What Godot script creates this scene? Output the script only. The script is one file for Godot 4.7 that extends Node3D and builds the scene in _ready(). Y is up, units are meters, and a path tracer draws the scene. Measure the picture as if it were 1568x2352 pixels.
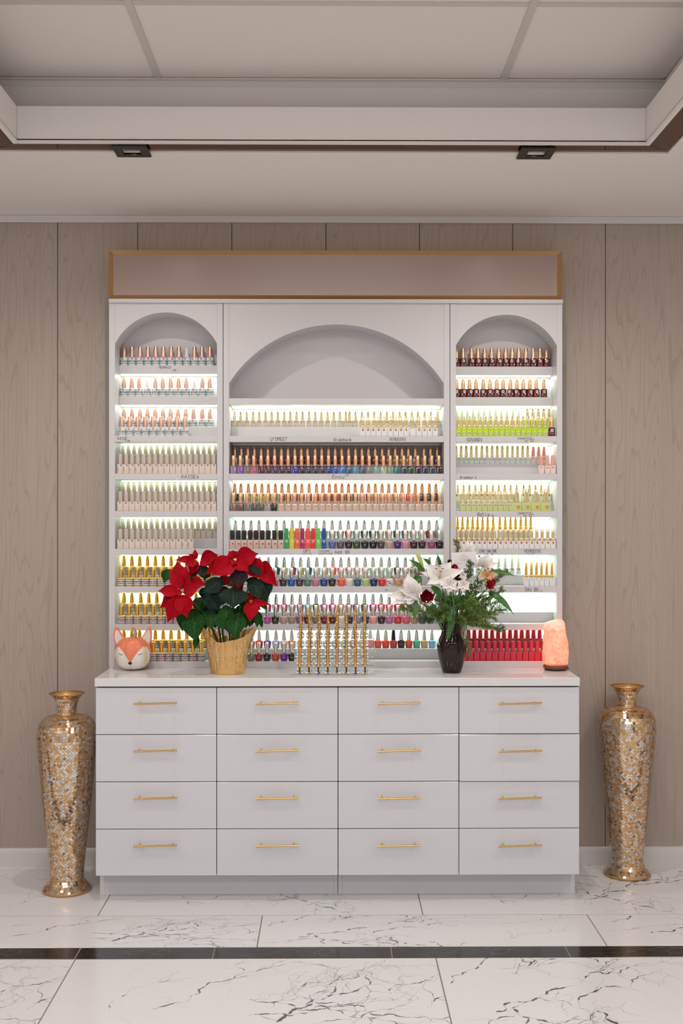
extends Node3D
# A nail salon display: polish shelves over a drawer base, plants, mosaic vases, marble floor, tray ceiling.

const F := 2650.0            # focal length in pixels of the 1568 x 2352 frame
const HORIZON := 1188.0
const EYE := Vector3(-0.026, 1.495, 4.955)
const YAW := 0.00942
const Z_BASE := 0.462        # drawer fronts
const Z_UP := 0.157          # front of the upper cabinets
const Z_BACK := 0.010        # back panel of the upper cabinets
const Z_RISER := 0.080
const SOFFIT := 2.788
const TRAY := 3.035

var taken := {}
var cache := {}
var mats := {}
var rng := RandomNumberGenerator.new()
var counter_y := 0.8695

# ------------------------------------------------------------------ placing
func ray(px, py):
	return Basis(Vector3.UP, -YAW) * Vector3((px - 784.0) / F, (HORIZON - py) / F, -1.0)
func at(px, py, z):
	var d = ray(px, py)
	return EYE + d * ((z - EYE.z) / d.z)
func level(px, py, y):
	var d = ray(px, py)
	return EYE + d * ((y - EYE.y) / d.y)
func xat(px, z):
	return at(px, HORIZON, z).x
func yat(py, z):
	return at(774.0, py, z).y

# ------------------------------------------------------------------ nodes
func numbered(called):
	if not taken.has(called):
		taken[called] = 0
		return called
	taken[called] += 1
	return "%s_%03d" % [called, taken[called]]
func tag(o, label, category, group = "", kind = ""):
	if label: o.set_meta("label", label)
	if category: o.set_meta("category", category)
	if group: o.set_meta("group", group)
	if kind: o.set_meta("kind", kind)
	return o
func thing(called, label, category, pos = Vector3.ZERO, group = "", kind = ""):
	var o = Node3D.new()
	o.name = numbered(called)
	add_child(o)
	o.position = pos
	return tag(o, label, category, group, kind)
func part(parent, called, mesh, m = null, pos = Vector3.ZERO, turn = Vector3.ZERO):
	var o = MeshInstance3D.new()
	o.name = called
	o.mesh = mesh
	if m: o.material_override = m
	o.position = pos
	o.rotation = turn
	parent.add_child(o, true)
	return o
func solo(called, mesh, m, label, category, pos = Vector3.ZERO, group = "", kind = ""):
	var o = MeshInstance3D.new()
	o.name = numbered(called)
	o.mesh = mesh
	if m: o.material_override = m
	o.position = pos
	add_child(o)
	return tag(o, label, category, group, kind)

# ------------------------------------------------------------------ materials
func mat(called, c, rough = 0.5, metal = 0.0, coat = 0.0):
	if mats.has(called): return mats[called]
	var m = StandardMaterial3D.new()
	m.resource_name = called
	m.albedo_color = c
	m.roughness = rough
	m.metallic = metal
	if coat > 0.0:
		m.clearcoat_enabled = true
		m.clearcoat = coat
		m.clearcoat_roughness = 0.08
	mats[called] = m
	return m
func textured(called, tex, rough = 0.5, tint = Color.WHITE):
	var m = mat(called, tint, rough)
	m.albedo_texture = tex
	return m
func vertexed(called, rough, metal = 0.0):
	var m = mat(called, Color.WHITE, rough, metal)
	m.vertex_color_use_as_albedo = true
	return m
func glass(called, c, alpha, solid = false):
	var m = mat(called, Color(c.r, c.g, c.b, alpha), 0.02)
	m.transparency = BaseMaterial3D.TRANSPARENCY_ALPHA
	if solid:
		m.refraction_enabled = true
		m.refraction_scale = 0.05
	return m
func glow(called, c, energy):
	var m = mat(called, c, 0.6)
	m.emission_enabled = true
	m.emission = c
	m.emission_energy_multiplier = energy
	return m
func hexmat(hex, rough = 0.12):
	return mat("lacquer_" + hex, Color(hex), rough, 0.0, 0.6)

# ------------------------------------------------------------------ shapes
func begin():
	var st = SurfaceTool.new()
	st.begin(Mesh.PRIMITIVE_TRIANGLES)
	st.set_smooth_group(-1)
	return st
func done(st):
	st.generate_normals()
	return st.commit()
func vert(st, p, uv = Vector2.ZERO):
	st.set_uv(uv)
	st.add_vertex(p)
func outq(st, a, b, c, d, out, ua = Vector2.ZERO, ub = Vector2.ZERO, uc = Vector2.ZERO, ud = Vector2.ZERO):
	var n = (c - a).cross(b - a) + (d - a).cross(c - a)
	if n.dot(out) >= 0.0:
		vert(st, a, ua); vert(st, b, ub); vert(st, c, uc)
		vert(st, a, ua); vert(st, c, uc); vert(st, d, ud)
	else:
		vert(st, a, ua); vert(st, c, uc); vert(st, b, ub)
		vert(st, a, ua); vert(st, d, ud); vert(st, c, uc)
func outt(st, a, b, c, out):
	if (c - a).cross(b - a).dot(out) >= 0.0:
		vert(st, a); vert(st, b); vert(st, c)
	else:
		vert(st, a); vert(st, c); vert(st, b)
func box_uv(p, c, s, axis):
	var q = (p - c) / s + Vector3(0.5, 0.5, 0.5)
	if axis == 0: return Vector2(q.z, 1.0 - q.y)
	if axis == 1: return Vector2(q.x, q.z)
	return Vector2(q.x, 1.0 - q.y)
func add_box(st, c, s, bev = 0.0):
	var h = s * 0.5
	bev = minf(bev, minf(h.x, minf(h.y, h.z)) * 0.95)
	for axis in 3:
		var u = (axis + 1) % 3
		var v = (axis + 2) % 3
		for sg in [-1.0, 1.0]:
			var ps = []
			for k in [[-1, -1], [1, -1], [1, 1], [-1, 1]]:
				var p = Vector3.ZERO
				p[axis] = sg * h[axis]
				p[u] = k[0] * (h[u] - bev)
				p[v] = k[1] * (h[v] - bev)
				ps.append(c + p)
			var n = Vector3.ZERO
			n[axis] = sg
			outq(st, ps[0], ps[1], ps[2], ps[3], n, box_uv(ps[0], c, s, axis), box_uv(ps[1], c, s, axis), box_uv(ps[2], c, s, axis), box_uv(ps[3], c, s, axis))
	if bev <= 0.0: return
	for axis in 3:
		var u = (axis + 1) % 3
		var v = (axis + 2) % 3
		for su in [-1.0, 1.0]:
			for sv in [-1.0, 1.0]:
				var a = Vector3.ZERO; var b = Vector3.ZERO
				a[u] = su * h[u]; a[v] = sv * (h[v] - bev)
				b[u] = su * (h[u] - bev); b[v] = sv * h[v]
				var a2 = a; var b2 = b
				a[axis] = -(h[axis] - bev); b[axis] = a[axis]
				a2[axis] = h[axis] - bev; b2[axis] = a2[axis]
				var n = Vector3.ZERO
				n[u] = su; n[v] = sv
				outq(st, c + a, c + b, c + b2, c + a2, n, box_uv(c + a, c, s, v), box_uv(c + b, c, s, v), box_uv(c + b2, c, s, v), box_uv(c + a2, c, s, v))
	for sx in [-1.0, 1.0]:
		for sy in [-1.0, 1.0]:
			for sz in [-1.0, 1.0]:
				var sgn = Vector3(sx, sy, sz)
				var q = (h - Vector3(bev, bev, bev))
				outt(st, c + sgn * Vector3(h.x, q.y, q.z), c + sgn * Vector3(q.x, h.y, q.z), c + sgn * Vector3(q.x, q.y, h.z), sgn)
func box(s, bev = 0.0, c = Vector3.ZERO):
	var key = "box%s%s%s" % [s, bev, c]
	if cache.has(key): return cache[key]
	var st = begin()
	add_box(st, c, s, bev)
	cache[key] = done(st)
	return cache[key]
func span(x0, x1, y0, y1, z0, z1, bev = 0.0):
	return box(Vector3(absf(x1 - x0), absf(y1 - y0), absf(z1 - z0)), bev)
func mid(x0, x1, y0, y1, z0, z1):
	return Vector3((x0 + x1) * 0.5, (y0 + y1) * 0.5, (z0 + z1) * 0.5)
func slab(parent, called, m, x0, x1, y0, y1, z0, z1, bev = 0.001):
	return part(parent, called, span(x0, x1, y0, y1, z0, z1, bev), m, mid(x0, x1, y0, y1, z0, z1))
func ring(n, a):
	# a point on the unit cross section: n 2 is round, larger is squarer
	var c = cos(a); var s = sin(a)
	if n <= 2.01: return Vector2(c, s)
	return Vector2(signf(c) * pow(absf(c), 2.0 / n), signf(s) * pow(absf(s), 2.0 / n))
func add_lathe(st, prof, seg = 20, n = 2.0, c = Vector3.ZERO, crease = 0.75):
	var group = 1
	var total = 0.0
	for i in range(1, prof.size()): total += prof[i].distance_to(prof[i - 1])
	var run = 0.0
	for i in range(1, prof.size()):
		var p = prof[i - 1]; var q = prof[i]
		var t = (q - p).normalized()
		if i > 1 and t.dot((p - prof[i - 2]).normalized()) < crease: group += 1
		st.set_smooth_group(group)
		var l = p.distance_to(q)
		var v0 = 1.0 - run / total
		run += l
		var v1 = 1.0 - run / total
		for k in seg:
			var a0 = TAU * k / seg + PI / 4; var a1 = TAU * (k + 1) / seg + PI / 4
			var d0 = ring(n, a0); var d1 = ring(n, a1)
			var out = Vector3((d0.x + d1.x) * t.y, -2.0 * t.x, (d0.y + d1.y) * t.y)
			var A = c + Vector3(d0.x * p.x, p.y, d0.y * p.x)
			var B = c + Vector3(d1.x * p.x, p.y, d1.y * p.x)
			var C = c + Vector3(d1.x * q.x, q.y, d1.y * q.x)
			var D = c + Vector3(d0.x * q.x, q.y, d0.y * q.x)
			var u0 = float(k) / seg; var u1 = float(k + 1) / seg
			if p.x < 0.00001: outt(st, A, C, D, out)
			elif q.x < 0.00001: outt(st, A, B, C, out)
			else: outq(st, A, B, C, D, out, Vector2(u0, v0), Vector2(u1, v0), Vector2(u1, v1), Vector2(u0, v1))
	st.set_smooth_group(-1)
func lathe(prof, seg = 20, n = 2.0):
	var key = "lathe%s%s%s" % [prof, seg, n]
	if cache.has(key): return cache[key]
	var st = begin()
	add_lathe(st, prof, seg, n)
	cache[key] = done(st)
	return cache[key]
func V(a):
	# flat list of numbers into a profile
	var r = PackedVector2Array()
	for i in range(0, a.size(), 2): r.append(Vector2(a[i], a[i + 1]))
	return r
func add_tube(st, pts, radii, seg = 6, caps = true):
	st.set_smooth_group(1)
	var rings = []
	var side = Vector3.ZERO
	for i in pts.size():
		var t = (pts[mini(i + 1, pts.size() - 1)] - pts[maxi(i - 1, 0)]).normalized()
		if side == Vector3.ZERO:
			side = t.cross(Vector3.UP if absf(t.y) < 0.9 else Vector3.RIGHT).normalized()
		else:
			side = (side - t * side.dot(t)).normalized()
		var up = t.cross(side)
		var r = radii[mini(i, radii.size() - 1)]
		var rg = []
		for k in seg:
			var a = TAU * k / seg
			rg.append(pts[i] + (side * cos(a) + up * sin(a)) * r)
		rings.append(rg)
	for i in range(1, rings.size()):
		var c = (pts[i] + pts[i - 1]) * 0.5
		for k in seg:
			var k2 = (k + 1) % seg
			outq(st, rings[i - 1][k], rings[i - 1][k2], rings[i][k2], rings[i][k], (rings[i][k] + rings[i - 1][k2]) * 0.5 - c)
	if caps:
		st.set_smooth_group(-1)
		for e in [0, rings.size() - 1]:
			var o = pts[e] - pts[1 if e == 0 else e - 1]
			for k in range(1, seg - 1): outt(st, rings[e][0], rings[e][k], rings[e][k + 1], o)
	st.set_smooth_group(-1)
func tube(pts, radii, seg = 6):
	var st = begin()
	add_tube(st, pts, radii, seg)
	return done(st)
func add_prism(st, poly, z0, z1):
	# a flat outline in x and y given depth from z0 to z1
	var tri = Geometry2D.triangulate_polygon(poly)
	for i in range(0, tri.size(), 3):
		var a = poly[tri[i]]; var b = poly[tri[i + 1]]; var c = poly[tri[i + 2]]
		outt(st, Vector3(a.x, a.y, z1), Vector3(b.x, b.y, z1), Vector3(c.x, c.y, z1), Vector3.BACK)
		outt(st, Vector3(a.x, a.y, z0), Vector3(b.x, b.y, z0), Vector3(c.x, c.y, z0), Vector3.FORWARD)
	var cw = Geometry2D.is_polygon_clockwise(poly)
	for i in poly.size():
		var a = poly[i]; var b = poly[(i + 1) % poly.size()]
		var e = b - a
		var n = Vector3(e.y, -e.x, 0) if not cw else Vector3(-e.y, e.x, 0)
		outq(st, Vector3(a.x, a.y, z0), Vector3(b.x, b.y, z0), Vector3(b.x, b.y, z1), Vector3(a.x, a.y, z1), n)
func prism(poly, z0, z1):
	var st = begin()
	add_prism(st, poly, z0, z1)
	return done(st)
func ball(r, seg = 16, ringn = 8, sq = Vector3.ONE):
	var key = "ball%s%s%s" % [r, seg, sq]
	if cache.has(key): return cache[key]
	var pr = PackedVector2Array()
	for i in ringn + 1:
		var a = -PI / 2 + PI * i / ringn
		pr.append(Vector2(maxf(0.0, cos(a)) * r, sin(a) * r))
	pr[0].x = 0.0; pr[ringn].x = 0.0
	var st = begin()
	add_lathe(st, pr, seg, 2.0, Vector3.ZERO, -2.0)
	cache[key] = done(st)
	return cache[key]
# a leaf or petal from a to b: width w, bowed by curl towards n, cupped by cup, wide part at peak
func add_leaf(st, a, b, w, n, curl = 0.0, cup = 0.0, peak = 0.8, nu = 9, nv = 4, wave = 0.0):
	st.set_smooth_group(1)
	var l = a.distance_to(b)
	var t = (b - a).normalized()
	var s = t.cross(n).normalized()
	n = s.cross(t).normalized()
	var g = []
	var ph = a.x * 91.0 + b.y * 57.0
	for i in nu + 1:
		var u = float(i) / nu
		var hw = 0.5 * w * pow(maxf(0.0, sin(PI * pow(u, peak))), 0.8 + 0.75 * u)
		var row = []
		for j in nv + 1:
			var v = 2.0 * j / nv - 1.0
			var q = a + t * (l * u) + s * (v * hw) + n * (curl * l * (4.0 * u * (1.0 - u)) + cup * absf(v) * hw + wave * w * v * v * sin(u * 15.0 + ph + v))
			row.append(q)
		g.append(row)
	for i in nu:
		for j in nv:
			outq(st, g[i][j], g[i + 1][j], g[i + 1][j + 1], g[i][j + 1], n, Vector2(float(j) / nv, float(i) / nu), Vector2(float(j) / nv, float(i + 1) / nu), Vector2(float(j + 1) / nv, float(i + 1) / nu), Vector2(float(j + 1) / nv, float(i) / nu))
	st.set_smooth_group(-1)
func leaf(a, b, w, n, curl = 0.0, cup = 0.0, peak = 0.8, wave = 0.0):
	var st = begin()
	add_leaf(st, a, b, w, n, curl, cup, peak, 9, 4, wave)
	return done(st)

# ------------------------------------------------------------------ pen strokes
var glyphs := {
	"A": ["002640", "1232"], "B": ["000636453403", "3442413000"], "C": ["4536160501103041"], "D": ["00062644422000"], "E": ["46060040", "0333"],
	"G": ["45361605011030414323"], "H": ["0006", "4046", "0343"], "I": ["2026", "1636", "1030"], "J": ["3631201001", "1646"], "K": ["0006", "460340"],
	"L": ["060040"], "M": ["0006234640"], "N": ["00064046"], "O": ["103041453616050110"], "P": ["00063645443303"], "R": ["00063645443303", "1340"],
	"S": ["453616050413334241301001"], "T": ["0646", "2620"], "U": ["060110304146"], "V": ["062046"], "Y": ["062346", "2320"],
	"a": ["3414030110203134", "3430"], "d": ["3630", "33140301102031"], "e": ["023233241403011030"], "f": ["36261510", "0434"], "g": ["3414031232", "343000"],
	"h": ["0006", "0314243330"], "i": ["1014", "1516"], "l": ["1016"], "c": ["34140301103 0"], "m": ["0004", "03142320", "23344340"], "n": ["0004", "0314243330"], "o": ["102031332414030110"],
	"r": ["0004", "03142434"], "s": ["3414031232312000"], "t": ["161020", "0434"], "u": ["0401102031", "3430"], "v": ["042044"], "y": ["0422", "4400"],
	"0": ["103041453616050110"], "1": ["152620", "1030"], "2": ["05163645440040"], "3": ["051636454433424130100 1"], "4": ["30360242"], "5": ["460603334241301001"],
	"6": ["453616050110304142331302"], "7": ["064610"], "8": ["13040516364544334241301001021333"], "9": ["011030414536160504133344"],
	"$": ["453616050413334241301001", "2026"], ".": ["1011"], "-": ["1333"], "(": ["26151120"], ")": ["16252110"], "'": ["1516"], ">": ["2620", "022042"], "*": ["1535", "2426"], " ": []}
# adds writing to st: centred on o, x along rx, y along ry, letters h tall, strokes t thick; bend wraps it on a cylinder of that radius about y
func add_ink(st, s, h, t, o, rx = Vector3.RIGHT, ry = Vector3.UP, wob = 0.0, bend = 0.0, wide = 0.0):
	var k = h / 6.0
	var ky = k
	if wide > 0.0: k = wide / (5.4 * s.length() - 1.4)
	var adv = 5.4 * k
	var x0 = -0.5 * (s.length() * adv - 1.4 * k)
	var nrm = rx.cross(ry)
	for i in s.length():
		var gl = glyphs.get(s[i], [])
		var lift = rng.randf_range(-wob, wob) * h
		var tilt = rng.randf_range(-wob, wob)
		for stroke in gl:
			stroke = stroke.replace(" ", "")
			var pts = []
			for q in range(0, stroke.length() - 1, 2):
				var gx = float(stroke[q].to_int()) * k
				var gy = float(stroke[q + 1].to_int()) * ky
				pts.append(Vector2(x0 + i * adv + gx + gy * tilt, gy - h * 0.5 + lift))
			for q in range(1, pts.size()):
				var a = pts[q - 1]; var b = pts[q]
				var e = (b - a).normalized() * t * 0.5
				var f = Vector2(-e.y, e.x)
				var c = []
				for p in [a - e + f, b + e + f, b + e - f, a - e - f]:
					var z = 0.0
					if bend > 0.0: z = sqrt(maxf(0.0, bend * bend - p.x * p.x)) - bend
					c.append(o + rx * p.x + ry * p.y + nrm * z)
				outq(st, c[0], c[1], c[2], c[3], nrm)
func ink(s, h, t, wob = 0.0, bend = 0.0, turned = false):
	var st = begin()
	if turned: add_ink(st, s, h, t, Vector3.ZERO, Vector3.DOWN, Vector3.RIGHT, wob, bend)
	else: add_ink(st, s, h, t, Vector3.ZERO, Vector3.RIGHT, Vector3.UP, wob, bend)
	return done(st)
# a round number sticker, two surfaces: paper and print
func sticker(number, r, paper, print_color, bend = 0.0):
	var key = "sticker%s%s%s%s%s" % [number, r, paper, print_color, bend]
	if cache.has(key): return cache[key]
	var st = begin()
	st.set_smooth_group(1)
	var bz = func(x): return 0.0 if bend <= 0.0 else sqrt(maxf(0.0, bend * bend - x * x)) - bend
	for k in 18:
		var a = TAU * k / 18; var b = TAU * (k + 1) / 18
		var p = Vector2(cos(a), sin(a)) * r; var q = Vector2(cos(b), sin(b)) * r
		var pm = p * 0.5; var qm = q * 0.5
		outt(st, Vector3.ZERO, Vector3(pm.x, pm.y, bz.call(pm.x)), Vector3(qm.x, qm.y, bz.call(qm.x)), Vector3.BACK)
		outq(st, Vector3(pm.x, pm.y, bz.call(pm.x)), Vector3(p.x, p.y, bz.call(p.x)), Vector3(q.x, q.y, bz.call(q.x)), Vector3(qm.x, qm.y, bz.call(qm.x)), Vector3.BACK)
	st.set_material(mat("paper_" + paper, Color(paper), 0.55))
	var mesh = done(st)
	if number != "":
		var s2 = begin()
		var h = r * (0.95 if number.length() < 3 else 0.72)
		add_ink(s2, number, h, h * 0.17, Vector3(0, 0, 0.00025), Vector3.RIGHT, Vector3.UP, 0.0, bend)
		s2.set_material(mat("print_" + print_color, Color(print_color), 0.6))
		s2.generate_normals()
		s2.commit(mesh)
	cache[key] = mesh
	return mesh

# ------------------------------------------------------------------ computed pictures
func wood_image(seed_, w = 256, h = 1024):
	var im = Image.create(w, h, false, Image.FORMAT_RGB8)
	var nz = FastNoiseLite.new(); nz.seed = seed_; nz.frequency = 1.0
	nz.fractal_octaves = 2
	var fine = FastNoiseLite.new(); fine.seed = seed_ + 7; fine.frequency = 1.0
	var base = Color("afa196"); var dark = Color("998778"); var pale = Color("b9ada3")
	var c0 = 0.3 + 0.4 * fposmod(seed_ * 0.37, 1.0)
	for y in h:
		var fy = float(y) / h
		for x in w:
			var fx = float(x) / w
			var warp = nz.get_noise_2d(fx * 2.2, fy * 1.3) * 0.5 + nz.get_noise_2d(fx * 6.0 + 9.0, fy * 3.0) * 0.06
			var dx = fx - c0 + 0.06 * nz.get_noise_2d(fy * 2.0, 31.0)
			var val = absf(dx) * 9.0 + 2.2 * exp(-dx * dx * 60.0) * (fy * 2.4 + 0.4) + warp * 4.0
			var saw = fposmod(val * 2.6, 1.0)
			var line = smoothstep(0.7, 0.97, saw) * (1.0 - smoothstep(0.97, 1.0, saw))
			var st_ = fine.get_noise_2d(fx * 90.0, fy * 3.0)
			var c = base.lerp(dark, clampf(line * 0.42 + maxf(0.0, st_) * 0.4, 0.0, 1.0))
			c = c.lerp(pale, clampf(-st_ * 0.6 + warp * 0.3, 0.0, 0.7))
			im.set_pixel(x, y, c)
	return ImageTexture.create_from_image(im)
func blot(im, x, y, r, c, a):
	var w = im.get_width(); var h = im.get_height()
	for j in range(int(floor(y - r)), int(ceil(y + r)) + 1):
		if j < 0 or j >= h: continue
		for i in range(int(floor(x - r)), int(ceil(x + r)) + 1):
			if i < 0 or i >= w: continue
			var d = Vector2(i - x, j - y).length() / maxf(r, 0.6)
			if d < 1.0: im.set_pixel(i, j, im.get_pixel(i, j).lerp(c, a * (1.0 - d * d)))
func vein(im, rg, x, y, ang, length, width, c, a, depth = 0):
	var nz = FastNoiseLite.new(); nz.seed = rg.randi() % 100000; nz.frequency = 0.02
	var home = ang
	for i in int(length):
		ang = lerp(ang, home, 0.06) + rg.randf_range(-0.35, 0.35)
		x += cos(ang); y += sin(ang)
		var k = nz.get_noise_1d(i * 1.0) + 0.35
		var wd = width * clampf(k, 0.15, 1.3) * (1.0 - pow(float(i) / length, 4.0))
		blot(im, x, y, maxf(0.8, wd), c, a * clampf(0.45 + k, 0.25, 1.0))
		if depth < 2 and rg.randf() < 0.012: vein(im, rg, x, y, ang + rg.randf_range(0.35, 0.9) * (1 if rg.randf() < 0.5 else -1), length * rg.randf_range(0.2, 0.45), width * 0.55, c, a * 0.8, depth + 1)
func marble_image(seed_, w, h, base, dark, warm, count, big):
	var rg = RandomNumberGenerator.new(); rg.seed = seed_
	var im = Image.create(w, h, false, Image.FORMAT_RGB8)
	im.fill(base)
	for i in int(count * 0.5):
		vein(im, rg, rg.randf() * w, rg.randf() * h, rg.randf_range(-0.9, 0.9) - 0.3, w * rg.randf_range(0.12, 0.4), 1.3, warm, 0.4)
	for i in count:
		vein(im, rg, rg.randf() * w, rg.randf() * h, -0.55 + rg.randf_range(-0.35, 0.35) + (1.2 if rg.randf() < 0.25 else 0.0), w * rg.randf_range(0.25, 0.7), rg.randf_range(1.2, big), dark, 0.72)
	for i in count:
		vein(im, rg, rg.randf() * w, rg.randf() * h, rg.randf_range(-1.2, 1.2), w * rg.randf_range(0.05, 0.15), 0.9, dark.lerp(base, 0.5), 0.5)
	return ImageTexture.create_from_image(im)
func leaf_image(base, veinc, dark):
	var im = Image.create(96, 128, false, Image.FORMAT_RGB8)
	var nz = FastNoiseLite.new(); nz.seed = 5; nz.frequency = 0.06
	for y in 128:
		for x in 96:
			var u = absf(x / 95.0 * 2.0 - 1.0); var v = y / 127.0
			var c = base.lerp(dark, clampf(0.5 + nz.get_noise_2d(x, y) * 1.1, 0.0, 1.0))
			var side = fposmod((v - u * 0.22) * 9.0, 1.0)
			var ln = maxf(1.0 - u * 22.0, 0.55 * (1.0 - absf(side - 0.5) * 16.0) * (1.0 - u * 0.8))
			im.set_pixel(x, y, c.lerp(veinc, clampf(ln, 0.0, 1.0) * 0.7))
	return ImageTexture.create_from_image(im)
func bands_image(paper, rows):
	# a printed bottle label: rows of [from, to, colour], with broken blocks like small type inside them
	var im = Image.create(96, 64, false, Image.FORMAT_RGB8)
	im.fill(paper)
	var rg = RandomNumberGenerator.new(); rg.seed = 77
	for r in rows:
		im.fill_rect(Rect2i(0, int(r[0] * 64), 96, maxi(1, int((r[1] - r[0]) * 64))), r[2])
		for k in 14:
			im.fill_rect(Rect2i(rg.randi() % 92, int((r[0] + r[1]) * 32) - 1, 2 + rg.randi() % 3, 3), paper)
	return ImageTexture.create_from_image(im)

# ------------------------------------------------------------------ build
func _ready():
	rng.seed = 11
	# camera
	var cam = Camera3D.new()
	cam.name = "camera"
	add_child(cam)
	cam.position = EYE
	cam.rotation.y = -YAW
	var near = 0.05
	cam.set_frustum(near * 2352.0 / F, Vector2(0, near * (HORIZON - 1176.0) / F), near, 60.0)
	cam.current = true
	# surroundings and exposure
	var env = Environment.new()
	env.background_mode = Environment.BG_COLOR
	env.background_color = Color("f4f7ff")   # overcast daylight, seen through the shop window behind the camera
	env.tonemap_mode = Environment.TONE_MAPPER_LINEAR
	env.tonemap_exposure = 0.9
	env.sdfgi_enabled = true
	env.ssao_enabled = true
	env.ssil_enabled = true
	var we = WorldEnvironment.new()
	we.environment = env
	add_child(we)
	# the lit ceiling panels out of frame, over and behind the camera
	panel_light("ceiling_light", Vector3(-0.024, TRAY, 3.32), Vector2(1.19, 0.59), 1.65, "flat white ceiling light panel over the middle of the room")
	panel_light("ceiling_light", Vector3(-0.024, TRAY, 5.15), Vector2(1.19, 0.59), 1.65, "flat white ceiling light panel near the far end of the room")
	for q in [[-1.95, 2.2, "left side of the soffit, nearer the display"], [1.95, 2.2, "right side of the soffit, nearer the display"], [-1.95, 4.6, "left side of the soffit, nearer the window"], [1.95, 4.6, "right side of the soffit, nearer the window"]]:
		panel_light("ceiling_light", Vector3(q[0], SOFFIT, q[1]), Vector2(0.59, 0.59), 1.65, "square white light panel, " + q[2])
	shop_window(Vector3(0, 1.25, 6.6), Vector2(3.4, 2.1))
	build_room()
	for d in [[302.0, 344.0, "black square downlight above the left cabinet"], [1231.0, 349.0, "black square downlight above the right cabinet"]]:
		downlight(level(d[0], d[1], SOFFIT), d[2], 0.9)
	build_base()
	build_upper()
	build_sign()
	build_bottles()
	mosaic_vase(Vector3(-1.083, 0, 0.318), 3, "tall gold mirror mosaic floor vase standing left of the drawers")
	mosaic_vase(Vector3(1.214, 0, 0.138), 8, "tall gold mirror mosaic floor vase standing right of the drawers")
	fox()
	poinsettia()
	brush_stand()
	salt_lamp()
	bouquet()

# ------------------------------------------------------------------ lights
func panel_light(called, pos, size, energy, label):
	var t = thing(called, label, "light", pos)
	var st = begin()
	var fr = 0.02
	for s in [-1.0, 1.0]:
		add_box(st, Vector3(s * (size.x * 0.5 - fr * 0.5), -0.005, 0), Vector3(fr, 0.014, size.y), 0.002)
		add_box(st, Vector3(0, -0.005, s * (size.y * 0.5 - fr * 0.5)), Vector3(size.x - 2 * fr, 0.014, fr), 0.002)
	part(t, "frame", done(st), mat("white_trim", Color("e6e2dd"), 0.5))
	part(t, "diffuser", box(Vector3(size.x - 2 * fr, 0.004, size.y - 2 * fr)), glow("panel_diffuser", Color("fff4ea"), 1.5), Vector3(0, -0.003, 0))
	var l = AreaLight3D.new()
	l.name = "panel_lamp"
	l.area_size = size - Vector2(0.05, 0.05)
	l.area_normalize_energy = true
	l.light_color = Color("fffaf8")
	l.light_energy = energy
	l.area_range = 12.0
	l.shadow_enabled = true
	t.add_child(l)
	l.position = Vector3(0, -0.014, 0)
	l.rotation.x = -PI / 2
# the shop window behind the camera: an opening with clear panes, mirrored in the mosaic tiles
func shop_window(c, size):
	var t = thing("window_1", "wide shop window in the wall facing the display", "window", c, "", "structure")
	var fr = mat("window_frame", Color("4a4643"), 0.4)
	for s in [-1.0, 1.0]:
		slab(t, "window_frame", fr, s * size.x * 0.5 - 0.03, s * size.x * 0.5 + 0.03, -size.y * 0.5 - 0.03, size.y * 0.5 + 0.03, -0.03, 0.0, 0.003)
		slab(t, "window_frame", fr, -size.x * 0.5 + 0.03, size.x * 0.5 - 0.03, s * size.y * 0.5 - 0.03, s * size.y * 0.5 + 0.03, -0.03, 0.0, 0.003)
	for k in [-1.0, 0.0, 1.0]:
		slab(t, "window_pane", glass("window_glass", Color(0.96, 0.98, 0.98), 0.06), (k - 0.5) * size.x / 3.0 + 0.022, (k + 0.5) * size.x / 3.0 - 0.022, -size.y * 0.5 + 0.03, size.y * 0.5 - 0.03, -0.012, -0.008, 0.0)
	for k in [-0.5, 0.5]: slab(t, "window_frame", fr, k * size.x / 3.0 - 0.02, k * size.x / 3.0 + 0.02, -size.y * 0.5 + 0.03, size.y * 0.5 - 0.03, -0.03, -0.001, 0.003)
func downlight(pos, label, energy):
	var t = thing("downlight", label, "light", pos, "square downlights in the bronze ceiling strip")
	var st = begin()
	var a = 0.122; var b = 0.062; var w = (a - b) * 0.5
	for s in [-1.0, 1.0]:
		add_box(st, Vector3(s * (b + w) * 0.5, -0.004, 0), Vector3(w, 0.008, a), 0.001)
		add_box(st, Vector3(0, -0.004, s * (b + w) * 0.5), Vector3(b, 0.008, w), 0.001)
	part(t, "frame", done(st), mat("black_metal", Color("0b0b0c"), 0.35))
	st = begin()
	var r0 = 0.031; var r1 = 0.018; var dp = 0.03
	for k in 4:
		var d0 = Vector2(1, -1).rotated(k * PI / 2); var d1 = Vector2(1, 1).rotated(k * PI / 2)
		outq(st, Vector3(d0.x * r0, 0, d0.y * r0), Vector3(d1.x * r0, 0, d1.y * r0), Vector3(d1.x * r1, dp, d1.y * r1), Vector3(d0.x * r1, dp, d0.y * r1), -Vector3(d0.x + d1.x, 0, d0.y + d1.y))
	part(t, "reflector", done(st), mat("reflector", Color("b9bcc4"), 0.25, 1.0))
	part(t, "lens", box(Vector3(0.032, 0.002, 0.032)), glow("downlight_lens", Color("fff3e6"), 0.6), Vector3(0, dp, 0))
	var l = SpotLight3D.new()
	l.name = "downlight_lamp"
	l.light_color = Color("fff8f4")
	l.light_energy = energy
	l.spot_angle = 76.0
	l.spot_angle_attenuation = 1.0
	l.spot_range = 12.0
	l.light_size = 0.02
	l.shadow_enabled = true
	t.add_child(l)
	l.position = Vector3(0, -0.012, 0)
	l.rotation.x = -PI / 2
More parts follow.
